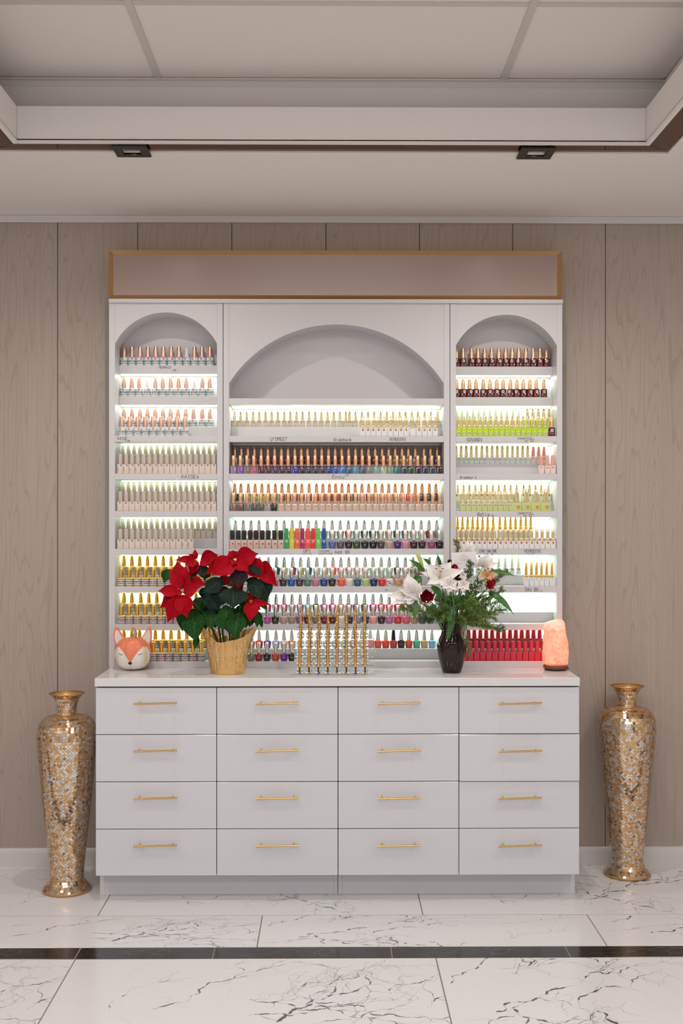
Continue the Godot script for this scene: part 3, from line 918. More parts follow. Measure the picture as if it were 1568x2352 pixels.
# one bottle with base at pos; opts: color, number, paper, print, cap, text, label
func bottle(kind, pos, label, group, o):
	var k = kinds[kind]
	var t = thing(k.name, label, "bottle", pos, group)
	t.rotation.y = o.get("turn", 0.0)
	var hex = o.get("color", "cbbcae")
	var bm = o.get("mat", hexmat(hex))
	var body = part(t, "body", body_shape(k), bm)
	var flat = k.get("flat", 1.0)
	if flat != 1.0: body.scale.z = flat
	var bh = 0.0345 if k.has("bell") else k.body[2] + 0.0012
	var half = 0.0158 if k.has("bell") else k.body[1] * flat
	var round_ = k.has("bell") or k.body[0] < 2.5
	if k.has("ring"):
		var r = k.ring
		part(t, "collar", lathe(V([0, 0, r[0], 0, r[0], 0.001, r[0] * 0.93, 0.0016, r[0], 0.0022, r[0], r[1] - 0.0016, r[0] * 0.93, r[1] - 0.001, r[0], r[1] - 0.0004, r[0] - 0.0004, r[1], 0, r[1]]), 20, 5.0), cap_mat(k.capm), Vector3(0, bh, 0))
		bh += r[1]
	var capm = cap_mat(o.get("cap", k.capm))
	if capm == null: capm = mat("capcolor_" + hex, Color(hex), 0.35)
	var cs = k.cap
	if o.get("cap", "") == "white": cs = [2.0, 0.0088, 0.0052, 0.038, 0.0015]
	var cp = part(t, "cap", cap_shape(cs), capm, Vector3(0, bh, 0))
	if flat != 1.0: cp.scale = Vector3(1.0, 1, 0.8)
	if o.has("label_mat"):
		var r = half + 0.0002
		var st = begin()
		add_lathe(st, V([r, 0.003, r, 0.0305]), 20)
		part(t, "label", done_cached(st, "lab%s" % r), o.label_mat)
	if o.has("number"):
		var rr = o.get("size", 0.0046)
		var y = o.get("up", 0.0)
		if y == 0.0: y = (0.024 if k.has("bell") else k.body[2] - k.body[3]) - rr - 0.0008
		part(t, "number_sticker", sticker(o.number, rr, o.paper, o.print, half if round_ else 0.0), null, Vector3(o.get("side", 0.0), y, half + 0.0006))
	if o.has("text"):
		var key = "txt" + o.text + str(o.get("tall", false)) + kind
		if not cache.has(key): cache[key] = ink(o.text, o.get("text_h", 0.005), 0.0007, 0.0, half if round_ else 0.0, o.get("tall", false))
		part(t, "lettering", cache[key], mat("letter_" + o.get("text_color", "d8d2cc"), Color(o.get("text_color", "d8d2cc")), 0.5), Vector3(o.get("text_x", 0.0), o.get("text_y", 0.014), half + 0.0004))
	return t
func done_cached(st, key):
	if not cache.has(key): cache[key] = done(st)
	return cache[key]
func spots(x0, sc, list):
	var r = []
	for a in list: r.append(x0 + a / sc)
	return r
func even(a, b, n):
	var r = []
	for i in n: r.append(lerpf(a, b, float(i) / maxf(1.0, n - 1)))
	return r
# a row of bottles: unit 0..2, shelf, "front" or "back", kind, pixel centres, per-bottle options from a function of the index
func row(ui, k, where, kind, pxs, fn, first = 0, shared = ""):
	var s = shelf_top["%d,%d" % [ui, k]]
	var shallow = ui != 1 and k < 2
	var z = 0.042 if where == "back" else 0.119
	var y = s[0] + (0.043 if where == "back" else 0.0)
	if shallow:
		z = 0.041; y = s[0]
	var uname = ["left", "middle", "right"][ui]
	var kk = kinds[kind]
	var hw = (0.0163 if kk.has("bell") else kk.body[1])
	var hz = hw * kk.get("flat", 1.0)
	if where == "front" and not shallow: z = Z_UP - 0.0025 - hz
	var lastx = -99.0
	for i in pxs.size():
		var x = xat(pxs[i], z)
		x = clampf(x, s[1] + hw + 0.0006, s[2] - hw - 0.0006)
		x = maxf(x, lastx + 2.0 * hw + 0.0003)
		if x > s[2] - hw: continue
		lastx = x
		var o = fn.call(i)
		var desc = o.get("what", kk.what)
		if kind in ["enou", "silver", "bright"]: desc += " " + shade(o.color)
		var lab = "%s polish bottle, %s from left, %s row, %s cabinet's %s shelf" % [desc, ordinal(i + first), where if not shallow else "single", uname, ordinal(k)]
		bottle(kind, Vector3(x, y + 0.0001, z), lab, "%s polish bottles in the %s cabinet" % [kk.what, uname], o)
func wob(i, a = 1.0):
	return a * sin(i * 12.9898 + 4.1) * cos(i * 7.233)

func build_bottles():
	var teal = Color("7fa3a5"); var inkc = Color("2b2d33")
	var merm = textured("teal_band_label", bands_image(Color("e4e4e2"), [[0.30, 0.5, teal], [0.52, 0.62, Color("4a6d7c")], [0.78, 0.86, inkc]]), 0.35)
	var milk = mat("milk_glass", Color("dcdcda"), 0.15, 0.0, 0.5)
	var A = [252, 353, 458, 558, 659, 757, 858, 958, 1058, 1158, 1253, 1357]
	var B = [248, 350, 447, 550, 653, 750, 852, 953, 1052, 1155, 1257, 1355]
	var C = [250, 355, 457, 550, 652, 753, 850, 947, 1045, 1145, 1257, 1357]
	var D = [225, 322, 427, 518, 625, 728, 830, 932, 1035]
	var mfn = func(start, whites): return func(i): return {"mat": milk, "label_mat": merm, "number": str(start + i), "paper": "a8123f", "print": "f4eeee", "up": 0.029, "size": 0.0043, "side": 0.0, "turn": wob(i + start, 0.55), "cap": "white" if i in whites else "rose", "what": "white-capped white" if i in whites else "rose-gold-capped white"}
	row(0, 0, "front", "mermaid", spots(240, 5.6, A), mfn.call(1, [8]))
	row(0, 1, "front", "mermaid", spots(240, 5.6, B), mfn.call(13, [3, 9]))
	row(0, 2, "back", "mermaid", spots(240, 5.6, C), mfn.call(25, []))
	row(0, 2, "front", "mermaid", spots(240, 5.6, D), mfn.call(37, []))
	# beige square bottles
	var cream = mat("beige_body", Color("d6c6b6"), 0.28)
	var KB = even(240 + 232 / 5.6, 240 + 1425 / 5.6, 17)
	var KF = even(240 + 205 / 5.6, 240 + 1403 / 5.6, 17)
	var kfn = func(start, plain_from, plain_to, blue): return func(i):
		var d = {"mat": cream, "number": str(start + i), "paper": blue, "print": "eaf6fa", "size": 0.0036, "side": 0.001 + wob(i, 0.002), "up": 0.0345}
		if i < plain_from or i >= plain_to:
			d.text = "KAISE"; d.tall = true; d.text_x = -0.0075; d.text_color = "a89a8c"; d.text_y = 0.019; d.text_h = 0.004; d.side = 0.004
		return d
	row(0, 3, "back", "kaise", KB, kfn.call(1, 0, 99, "1f9fc4"))
	row(0, 3, "front", "kaise", KF, kfn.call(18, 7, 99, "1b6ea8"))
	row(0, 4, "back", "kaise", KB, kfn.call(35, 0, 99, "1f9fc4"))
	row(0, 4, "front", "kaise", KF, kfn.call(52, 0, 9, "1b6ea8"))
	row(0, 5, "back", "kaise", KB, kfn.call(69, 0, 16, "1f9fc4"))
	row(0, 5, "front", "kaise", even(240 + 205 / 5.6, 240 + 1108 / 5.6, 13), kfn.call(86, 0, 11, "1b6ea8"))
	# gold caps, striped labels
	var pap = Color("d9d6d2")
	var lab = []
	for c in ["6d6560", "66303c", "54485a", "44486a"]:
		var cc = Color(c)
		lab.append(textured("striped_label_" + c, bands_image(pap, [[0.04, 0.16, cc], [0.3, 0.46, cc], [0.58, 0.72, cc], [0.86, 0.97, cc]]), 0.35))
	var amber = mat("amber_glass", Color("dcb55a"), 0.12, 0.0, 0.6)
	var gfn = func(li, sd): return func(i): return {"mat": amber, "label_mat": lab[(li if (i + sd) % 4 else (li + 2) % 4)], "turn": wob(i + sd, 2.0)}
	row(0, 6, "back", "gold", spots(240, 5.6, [252, 352, 453, 553, 655, 752, 852, 950, 1055, 1157, 1258, 1358]), gfn.call(0, 1))
	row(0, 6, "front", "gold", spots(240, 5.6, [215, 312, 412, 515, 612, 710, 812, 912, 1012, 1112, 1212, 1312]), gfn.call(0, 5))
	row(0, 7, "back", "gold", spots(240, 5.6, [252, 342, 467, 572, 668, 765, 865, 965, 1065, 1165, 1262, 1358]), gfn.call(2, 2))
	row(0, 7, "front", "gold", spots(240, 5.6, [218, 315, 412, 515, 620, 718, 818, 918, 1018, 1118, 1218, 1318]), gfn.call(1, 8))
	row(0, 8, "back", "gold", spots(240, 5.6, [245, 345, 445, 545, 640, 737, 832, 925, 1025, 1122, 1222, 1322]), gfn.call(0, 3))
	row(0, 8, "front", "gold", spots(240, 5.6, [215, 312, 412, 512, 612, 710, 810, 912, 1015, 1112, 1215]), gfn.call(3, 7))
	# ---- middle cabinet
	var s1 = 5.807
	var peach = mat("peach_body", Color("e3cdb8"), 0.25)
	var r1 = spots(510, s1, [162, 245, 328, 412, 495, 578, 660, 743, 827, 908, 991, 1073, 1158, 1241, 1322, 1405, 1488]) + spots(770, s1, [60, 130])
	row(1, 1, "back", "uomeet", r1, func(i): return {"mat": peach, "number": "%03d" % (i + 1), "paper": "d6dedb", "print": "3a4a52", "size": 0.0056, "side": wob(i, 0.004)})
	var r1b = spots(770, s1, [190, 268, 353, 435, 517, 602, 685, 767, 855, 935, 1018, 1098, 1188, 1272, 1365])
	row(1, 1, "back", "uomeet", r1b, func(i): return {"mat": peach, "number": "%03d" % (i + 46), "paper": "e3cdb8", "print": "4a4442", "size": 0.0056}, 19)
	var vw = mat("white_box_body", Color("e2e0de"), 0.3)
	var vn = ["2", "3", "4", "6", "11", "12", "13", "14", "15", "", "21", "20", "19", "16"]
	row(1, 1, "front", "vendeeni", spots(770, s1, [366, 432, 500, 570, 645, 735, 803, 870, 940, 1030, 1115, 1188, 1258, 1328]), func(i):
		var d = {"mat": vw}
		if vn[i] != "": d.merge({"number": vn[i], "paper": "a8123f", "print": "f4eeee", "size": 0.0042})
		return d)
	var eb = spots(510, s1, [163, 255, 342, 430, 520, 610, 700, 790, 878, 968, 1055, 1135, 1240, 1327, 1418, 1507]) + spots(770, s1, [82, 175, 267, 353, 440, 530, 622, 710, 797, 888, 973, 1065, 1180, 1270, 1360])
	var ef = spots(510, s1, [152, 243, 330, 422, 520, 610, 700, 790, 880, 972, 1058, 1147, 1238, 1328, 1418, 1507]) + spots(770, s1, [90, 178, 268, 360, 450, 548, 640, 730, 820, 910, 1000, 1097, 1190, 1283, 1378])
	var ecb = ["c8b8b0", "b08a80", "a87068", "a06060", "8a1c24", "941a22", "8c1016", "a01018", "9a0c14", "7a0c18", "960a12", "8e0a14", "900e16", "8a0c10", "7c0c12", "800a10", "8a0c10", "8c1010", "8a1414", "8c1a12", "8a2012", "82280e", "8a3412", "9a5a20", "a88a20", "b08a28", "b88a58", "b89880", "a88a88", "8a7a90", "6a5a90"]
	var ecf = ["8a7a98", "7a58a6", "7a6c6e", "b05670", "4a1e2c", "501c38", "48284e", "3c2238", "3a2026", "1a3a98", "181a22", "20293a", "162846", "243248", "12346a", "1848b0", "1a70b4", "155868", "3a8aac", "4a4f5e", "727c7a", "7fa0a4", "a8b8a0", "6f9a80", "1f6c74", "0f484c", "12401e", "0e2236", "182848", "124058", "201e1c"]
	row(1, 2, "back", "enou", eb, func(i): return {"color": ecb[i], "number": str(i + 1), "paper": "a8123f", "print": "f4eeee", "size": 0.0042, "side": wob(i, 0.006)})
	row(1, 2, "front", "enou", ef, func(i): return {"color": ecf[i], "number": str(i + 32), "paper": "c8184e", "print": "f4eeee", "size": 0.0042, "side": 0.003 + wob(i, 0.004), "text": "nou", "tall": true, "text_x": -0.006, "text_y": 0.009, "text_h": 0.0045})
	var e3b = spots(510, s1, [168, 248, 350, 440, 530, 618, 710, 798, 885, 975, 1063, 1160, 1257, 1343, 1430, 1512]) + spots(770, s1, [88, 175, 263, 353, 443, 532, 622, 710, 797, 888, 978, 1065, 1155, 1253, 1340])
	var e3f = spots(510, s1, [150, 245, 330, 425, 515, 605, 693, 788, 880, 965, 1060, 1150, 1243, 1330, 1420, 1505]) + spots(770, s1, [90, 178, 268, 360, 447, 540, 630, 720, 810, 905, 1010, 1105, 1200, 1298, 1390])
	var c3b = ["2a4018", "4a6a40", "90a848", "a0b850", "c8b838", "8a8030", "789060", "7a4a38", "a83038", "a02030", "a03038", "a02028", "b01828", "a82c30", "8a2018", "b02430", "7a1418", "4a1012", "402a24", "d0a090", "90302c", "b07868", "c89080", "c8a098", "b07060", "d89080", "e04850", "e08078", "20281e", "303830", "3a3018"]
	var c3f = ["7a6458", "6a4a44", "6a7068", "4a524c", "50564e", "96948e", "1a1a1a"]
	row(1, 3, "back", "enou", e3b, func(i): return {"color": c3b[i], "number": str(i + 63), "paper": "c8184e", "print": "f4eeee", "size": 0.004, "side": 0.005 + wob(i, 0.004)})
	row(1, 3, "front", "enou", e3f, func(i):
		if i < 7: return {"color": c3f[i], "number": str(i + 94), "paper": "b8184a", "print": "f4eeee", "size": 0.0042, "side": wob(i, 0.004)}
		return {"color": "cfb09c", "number": str(i + 94), "paper": "dcd8d6", "print": "4a4648", "size": 0.0062, "side": wob(i, 0.005), "up": 0.021})
	var opi = func(cols, start = 0): return func(i): return {"color": cols[(i + start) % cols.size()], "text": "OPI", "text_h": 0.0035, "text_y": 0.016, "text_color": "b8b2b0"}
	var pastel = ["d8ccc4", "c89890", "c8c0b0", "8ab0a0", "404850", "5a3a40", "c0a0a8", "d0a890", "3a4838", "a06070", "c0b0a0", "d0d0c4", "b03028", "a89898", "d8b8b0", "88a898", "d85040", "c8a8a0"]
	var o4b = spots(510, s1, [178, 283, 387, 493, 605, 722, 828, 935, 1042, 1150, 1253, 1360, 1467]) + spots(770, s1, [65, 173, 278, 385, 495, 600, 708, 817, 927, 1035, 1143, 1247, 1352])
	var c4b = ["d8d0c8", "e0d0c8", "c89890", "d8a0a0", "dcc8c0", "c8b870", "d8d0c0", "c8a890", "c0b8a8", "98a890", "d0b0a8", "a8b0a8", "c0b098", "8a9078", "e04a38", "7fa898", "2a3438", "4a3038", "a88890", "c09070", "3a4030", "8a5058", "b0a090", "c8c4b4", "a83028", "a08888"]
	row(1, 4, "back", "silver", o4b, opi.call(c4b))
	row(1, 4, "front", "nude", spots(510, s1, [135, 213, 292, 375, 453, 535, 615, 697, 782]), func(i): return {"mat": mat("nude_body", Color("c9b0a2"), 0.25), "number": str(i + 1), "paper": "b01820", "print": "f6eeee", "size": 0.0038, "side": 0.003, "up": 0.021})
	var neon = ["1f9a5a", "d8c428", "e8623a", "a01a58", "f4483c", "d8283e", "62c843", "0e4a98"]
	row(1, 4, "front", "bright", spots(510, s1, [857, 928, 998, 1070, 1142, 1212, 1282, 1357]), func(i): return {"color": neon[i], "number": str(i + 1), "paper": "dfe6e8", "print": "2a5a78", "size": 0.0034, "up": 0.031}, 9)
	var o4 = ["56649c", "5a5060", "2a1020", "3a4a20", "14181c", "101418", "4a3c40", "c0a28e", "4a1a7c", "d88c9a", "3a0c14", "4a1014", "a04078", "0c0c10"]
	row(1, 4, "front", "silver", spots(510, s1, [1467]) + spots(770, s1, [68, 178, 283, 393, 503, 607, 720, 828, 935, 1043, 1155, 1280, 1392]), opi.call(o4), 17)
	var x5b = spots(540, 6.03, [225, 337, 460, 572, 650]) + spots(660, 6.533, [78, 198, 315, 440, 563, 683, 800, 920, 1040, 1165, 1282, 1405, 1525]) + spots(860, 4.61, [240, 325, 407, 490, 580, 665])
	var c5b = ["28508c", "2a58b0", "24404a", "1a2a28", "cfc49a", "9a3048", "c8c078", "1f4a70", "d8ccc4", "c8b0a8", "f06048", "e8b0a0", "d8a098", "e0b0a8", "e8c0b0", "b0d8c0", "c8b8a8", "b8d8c0", "702848", "d8b8a8", "b89080", "a86a60", "90a0b0"]
	row(1, 5, "back", "silver", x5b, opi.call(c5b))
	var x5f = spots(540, 6.03, [552, 663]) + spots(660, 6.533, [57, 180, 300, 423, 545, 670, 808, 928, 1050, 1173, 1292, 1417, 1530]) + spots(860, 4.61, [247, 330, 415])
	row(1, 5, "front", "silver", x5f, opi.call(["c08484", "3e3030", "1a58ac", "4a3438", "527e6c", "c47696", "1a3c88", "1e261c", "f45442", "e2dad2", "0f5a68", "b4c67e", "141f62", "d42a22", "e4d8dc", "c89078", "d8a090", "8a6070"]))
	var x6b = spots(540, 6.03, [450, 565, 677, 787, 900]) + spots(660, 6.533, [310, 430, 548, 672, 793, 915, 1030, 1155, 1282, 1405, 1525]) + spots(860, 4.61, [240, 325, 407, 490, 575, 660])
	row(1, 6, "back", "silver", x6b, opi.call(["a03a80", "c04880", "d05070", "c890a0", "a84890", "58a8b8", "203030", "d06090", "c83888", "d86870", "a85878", "8a4890", "506070", "d82a80", "e83858", "e86850", "d82868", "d83060", "7a3890", "d88090", "c8a0a0", "5878a8"]))
	var x6f = spots(540, 6.03, [440, 555, 670, 783]) + spots(660, 6.533, [185, 303, 425, 555, 680, 803, 925, 1050, 1165, 1285, 1408, 1525]) + spots(860, 4.61, [247, 335, 420, 505, 590, 670])
	row(1, 6, "front", "silver", x6f, opi.call(["c050a0", "20241a", "c09c9c", "ac8886", "84566e", "640f2a", "80746c", "70083a", "60101c", "dedada", "3c1a2a", "8a98a8", "103a5c", "f0a4a4", "2a1428", "b46c9c", "d41f2c", "dc6078", "b89078", "4a5460", "6a90a8", "d8c0b0"]))
	var x7b = spots(540, 6.03, [225, 332, 445, 565, 675, 783]) + even(690, 850, 9) + spots(660, 6.533, [1282, 1400, 1517]) + spots(860, 4.61, [230, 325, 402, 487, 570, 650])
	var c7 = ["eaa8a0", "dc3020", "803c9c", "a4a2d0", "e8c4c0", "e87860", "d8c8b8", "c890a0", "b84060", "e0b0b0", "a0b8c0", "d0d0c8", "c86070", "e0a0a0", "d84050", "e8483a", "f04a38", "c83c34", "301828", "f05238", "62c2a2", "f0b48e", "94bcdc", "f0b814"]
	row(1, 7, "back", "silver", x7b, func(i):
		var d = {"color": c7[i]}
		if i == 17: d.merge({"cap": "black", "what": "black-capped glossy"})
		return d)
	row(1, 7, "front", "silver", spots(540, 6.03, [218, 325, 440, 560, 675, 780]), opi.call(["7e7e5a", "a0102c", "0f2632", "bc3e22", "6e1c96", "1a0c10"]))
	# ---- right cabinet
	var s2 = 5.6
	var wine = func(start): return func(i): return {"color": "5c1418", "number": "%03d" % (start + i), "paper": "dedad8", "print": "3a3638", "size": 0.0066, "side": wob(i + start, 0.006), "up": 0.0245}
	row(2, 0, "front", "wine", spots(1020, s2, [150, 238, 348, 432, 518, 608, 700, 788, 873, 957, 1048, 1143, 1232, 1315]), wine.call(1))
	row(2, 1, "front", "wine", spots(1020, s2, [150, 233, 317, 402, 500, 585, 672, 755, 848, 925, 1012, 1097, 1182, 1278]), wine.call(15))
	row(2, 2, "back", "cone", spots(1020, s2, [160, 227, 297, 368, 443, 512, 585, 660, 730, 803, 880, 955]), func(i): return {"mat": mat("yellow_body", Color("d8d060"), 0.25)})
	row(2, 2, "back", "lime", spots(1020, s2, [1067, 1137, 1207, 1275, 1343]), func(i): return {"mat": mat("lime_body", Color("b8d81a"), 0.25), "number": "%03d" % (i + 1), "paper": "dfe2d2", "print": "3a4030", "size": 0.006, "up": 0.012}, 12)
	row(2, 2, "front", "lime", spots(1020, s2, [172, 235, 300, 366, 432, 498, 564, 630, 696, 762, 830, 895, 970, 1038, 1105, 1185, 1262]), func(i): return {"mat": mat("lime_body", Color("b8d81a"), 0.25), "number": "%03d" % (i + 6), "paper": "dfe2d2", "print": "3a4030", "size": 0.0064, "up": 0.0125})
	row(2, 2, "front", "wine", spots(1020, s2, [1378]), func(i): return {"color": "5c1418", "number": "030", "paper": "dedad8", "print": "3a3638", "size": 0.0066, "up": 0.0245}, 17)
	row(2, 3, "back", "vendeeni", spots(1020, s2, [150, 205, 275, 338, 410, 482, 547, 612, 677, 742, 808, 873, 938, 1003, 1070]), func(i): return {"mat": mat("pale_box_body", Color("dfe3e0"), 0.3), "text": "%03d" % (i + 1), "text_h": 0.0068, "text_y": 0.022, "text_color": "6a6666"})
	row(2, 3, "back", "pink", spots(1020, s2, [1142, 1206, 1270, 1336]), func(i): return {"mat": mat("pale_pink_body", Color("e8d0c8"), 0.2), "number": "%03d" % (i + 1), "paper": "ece6e4", "print": "3a3436", "size": 0.0064, "up": 0.026}, 15)
	row(2, 3, "front", "pink", spots(1020, s2, [1245, 1322, 1393]), func(i): return {"mat": mat("pale_pink_body", Color("e8d0c8"), 0.2), "number": "%03d" % (i + 7), "paper": "ece6e4", "print": "3a3436", "size": 0.0064, "up": 0.026})
	row(2, 4, "back", "uomeet", spots(1020, s2, [170, 240, 314, 390, 464, 540, 618, 693, 770, 850, 928, 1018, 1095, 1170, 1243, 1343]), func(i): return {"mat": mat("pale_yellow_body", Color("e4dcc0"), 0.25), "number": str(i + 1), "paper": "b8303c", "print": "f4eeee", "size": 0.004, "side": wob(i, 0.005), "what": "champagne-capped cream"})
	var olive = mat("olive_body", Color("c2cc86"), 0.28)
	row(2, 4, "front", "lime", spots(1020, s2, [238, 303, 370, 436, 502, 568, 634, 702, 768, 845]), func(i): return {"mat": olive, "number": "%03d" % (i + 2), "paper": "dcdcd6", "print": "3a3e46", "size": 0.0062, "up": 0.0245, "what": "gold-capped pale-olive"})
	row(2, 4, "front", "wide", spots(1020, s2, [930, 1040, 1155, 1270, 1382]), func(i):
		return {"mat": olive}, 10)
	row(2, 5, "back", "daibo", spots(1020, s2, [170, 232, 300, 362, 425, 492, 557, 628, 712, 783, 850, 915, 982, 1047, 1110]), func(i): return {"mat": mat("blush_body", Color("e0c8bc"), 0.25), "number": "", "paper": "3a8a4a", "print": "3a8a4a", "size": 0.003, "up": 0.02, "side": 0.006, "what": "slim gold-capped blush"})
	row(2, 5, "front", "vendeeni", spots(1020, s2, [170, 236, 302, 370, 447, 513, 580, 646, 720, 786, 853, 920, 985, 1050, 1122, 1190, 1256, 1328, 1395]), func(i): return {"mat": vw, "number": str(i + 1) if i < 14 else ["24", "23", "22", "21", "20"][i - 14], "paper": "b8202a", "print": "f6eeee", "size": 0.0046})
	row(2, 6, "back", "cone", spots(1020, 5.227, [165, 245, 325, 405, 487, 568, 652, 730, 812, 890]), func(i): return {"mat": mat("white_mint_body", Color("e0e8e4"), 0.3), "number": str(i + 1), "paper": "b8202a", "print": "f6eeee", "size": 0.005, "up": 0.0225, "cap": "mint", "text": "hony", "text_h": 0.0045, "text_y": 0.011, "text_color": "3a3a40"})
	row(2, 6, "front", "daibo", spots(1020, 5.227, [982, 1045, 1105, 1166, 1228, 1290]), func(i): return {"mat": mat("grey_box_body", Color("dde0e2"), 0.28), "text": ["5", "6", "3", "4", "1", "2"][i], "text_h": 0.006, "text_y": 0.028, "text_color": "4a6078"})
	var cr = mat("crimson_body", Color("c4283e"), 0.3)
	row(2, 8, "back", "crimson", spots(1020, 5.227, [218, 290, 360, 431, 502, 573, 645, 715, 788, 857, 928, 1000, 1070, 1143]), func(i): return {"mat": cr, "color": "c4344a", "number": str(i), "paper": "1c1416", "print": "e8dada", "size": 0.0036, "side": 0.007, "up": 0.034})
	row(2, 8, "front", "crimson", spots(1020, 5.227, [238, 310, 385, 458, 533, 605, 680, 752, 825, 897, 970, 1043, 1114, 1185]), func(i): return {"mat": cr, "color": "c4344a", "number": str(i + 18), "paper": "1c1416", "print": "e8dada", "size": 0.0036, "side": wob(i, 0.002), "up": 0.034})
	# gold squares on the five wide olive bottles
	for c in get_children():
		if c.name.begins_with("wide_olive_bottle"):
			part(c, "emblem", box(Vector3(0.0135, 0.0135, 0.0008), 0.0002), cap_mat("gold"), Vector3(0.0055, 0.0165, 0.0113))

# ------------------------------------------------------------------ mosaic floor vase
func mosaic_vase(pos, seed_, label):
	var rg = RandomNumberGenerator.new(); rg.seed = seed_
	var t = thing("mosaic_vase", label, "vase", pos, "mosaic floor vases")
	var pr = V([0, 0, 0.094, 0, 0.0973, 0.005, 0.0965, 0.01, 0.085, 0.021, 0.074, 0.034, 0.0665, 0.05, 0.0655, 0.058, 0.0673, 0.091, 0.0725, 0.145, 0.0782, 0.2, 0.088, 0.29, 0.0977, 0.382, 0.111, 0.5275, 0.1165, 0.585, 0.1185, 0.615, 0.1165, 0.645, 0.109, 0.67, 0.092, 0.69, 0.07, 0.6985, 0.042, 0.7015, 0.0375, 0.706, 0.0375, 0.728, 0.042, 0.752, 0.051, 0.772, 0.061, 0.784, 0.0705, 0.789])
	var st = begin()
	add_lathe(st, pr, 64, 2.0, Vector3.ZERO, 0.3)
	part(t, "body", done(st), mat("vase_grout", Color("c09a6c"), 0.4, 0.6))
	st = begin()
	add_lathe(st, V([0.0705, 0.789, 0.0695, 0.7905, 0.067, 0.7885, 0.059, 0.781, 0.047, 0.765, 0.038, 0.745, 0.033, 0.72, 0.033, 0.69, 0.0, 0.69]), 48, 2.0, Vector3.ZERO, 0.3)
	part(t, "gold_mouth", done(st), mat("vase_gold_paint", Color("b9853c"), 0.38, 0.85))
	# arc length along the profile, then rows of tiles
	st = begin()
	var pos_at = func(h):
		for i in range(4, pr.size()):
			if pr[i].y >= h:
				var q = pr[i - 1]; var p = pr[i]
				var f = clampf((h - q.y) / maxf(0.00001, p.y - q.y), 0.0, 1.0)
				return [q.lerp(p, f), (p - q).normalized()]
		return [pr[pr.size() - 1], Vector2(0.8, 0.6)]
	var cols = [Color("e6c298"), Color("dab48a"), Color("ecceaa"), Color("dcba94"), Color("c89a6c"), Color("e8e8e8"), Color("d8dade"), Color("eeeeec"), Color("b8ccd8"), Color("d0905c"), Color("8c8a8c"), Color("e0b27c")]
	var wts = [18, 15, 16, 12, 5, 14, 9, 9, 1, 3, 3, 7]
	var pick = func():
		var s = rg.randi() % 112
		for i in wts.size():
			s -= wts[i]
			if s < 0: return cols[i]
		return cols[0]
	var lift = 0.0009
	var put = func(corners, n, col):
		var jit = (n + Vector3(rg.randf_range(-1, 1), rg.randf_range(-1, 1), rg.randf_range(-1, 1)) * 0.018).normalized()
		var c = Vector3.ZERO
		for q in corners: c += q
		c /= corners.size()
		var flat = []
		for q in corners:
			var w = q - c
			flat.append(c + (w - jit * w.dot(jit)) + n * lift)
		st.set_color(col.srgb_to_linear())
		outq(st, flat[0], flat[1], flat[2], flat[3], n)
		for k in 4:
			var k2 = (k + 1) % 4
			outq(st, flat[k], flat[k2], flat[k2] - n * lift * 1.6, flat[k] - n * lift * 1.6, (flat[k] + flat[k2]) * 0.5 - c)
	var surf = func(h, a):
		var q = pos_at.call(h)
		return [Vector3(q[0].x * cos(a), q[0].y, q[0].x * sin(a)), Vector3(cos(a) * q[1].y, -q[1].x, sin(a) * q[1].y)]
	# straight courses: foot, shoulder, neck
	for band in [[0.0105, 0.05, 5], [0.603, 0.6965, 10], [0.7065, 0.786, 9]]:
		# rows of equal arc length within the band
		var hs = []
		var steps = 400
		var acc = [0.0]
		var last = pos_at.call(band[0])[0]
		for i in range(1, steps + 1):
			var q = pos_at.call(lerpf(band[0], band[1], float(i) / steps))[0]
			acc.append(acc[-1] + q.distance_to(last))
			last = q
		for r in band[2] + 1:
			var target = acc[-1] * r / band[2]
			var i = 0
			while i < steps and acc[i] < target: i += 1
			hs.append(lerpf(band[0], band[1], float(i) / steps))
		for r in band[2]:
			var hm = (hs[r] + hs[r + 1]) * 0.5
			var rad = pos_at.call(hm)[0].x
			var n = int(round(TAU * rad / 0.0105))
			var off = rg.randf()
			for k in n:
				var a0 = TAU * (k + off + 0.05) / n; var a1 = TAU * (k + off + 0.95) / n
				var ha = lerpf(hs[r], hs[r + 1], 0.06); var hb = lerpf(hs[r], hs[r + 1], 0.94)
				var mid_ = surf.call(hm, (a0 + a1) * 0.5)
				put.call([surf.call(ha, a0)[0], surf.call(ha, a1)[0], surf.call(hb, a1)[0], surf.call(hb, a0)[0]], mid_[1].normalized(), pick.call())
	# diagonal net on the body
	for band in [[0.052, 0.2, 36], [0.2, 0.385, 44], [0.385, 0.603, 54]]:
		var h = band[0]; var r = 0
		while h < band[1] + 0.012:
			var rad = pos_at.call(minf(h, band[1]))[0].x
			var da = TAU / band[2]
			var dh = rad * da * 0.5
			var e = 0.455
			for k in band[2]:
				var a = (k + 0.5 * (r % 2)) * da + seed_
				var hm = minf(h, band[1])
				var m = surf.call(hm, a)
				var top_ = minf(h + dh * e * 2.0, band[1]); var bot = maxf(h - dh * e * 2.0, band[0])
				var w = da * e * (1.0 - clampf((h - band[1]) / (dh * e * 2.0), 0.0, 1.0))
				if bot > band[1] - 0.001: continue
				put.call([surf.call(bot, a)[0], surf.call(hm, a + w)[0], surf.call(top_, a)[0], surf.call(hm, a - w)[0]], m[1].normalized(), pick.call())
			h += dh; r += 1
	var o = part(t, "mosaic_tiles", done(st), vertexed("mosaic_mirror", 0.1, 1.0))
	o.set_meta("kind", "stuff")
	o.set_meta("label", "small gold and silver mirror tiles")

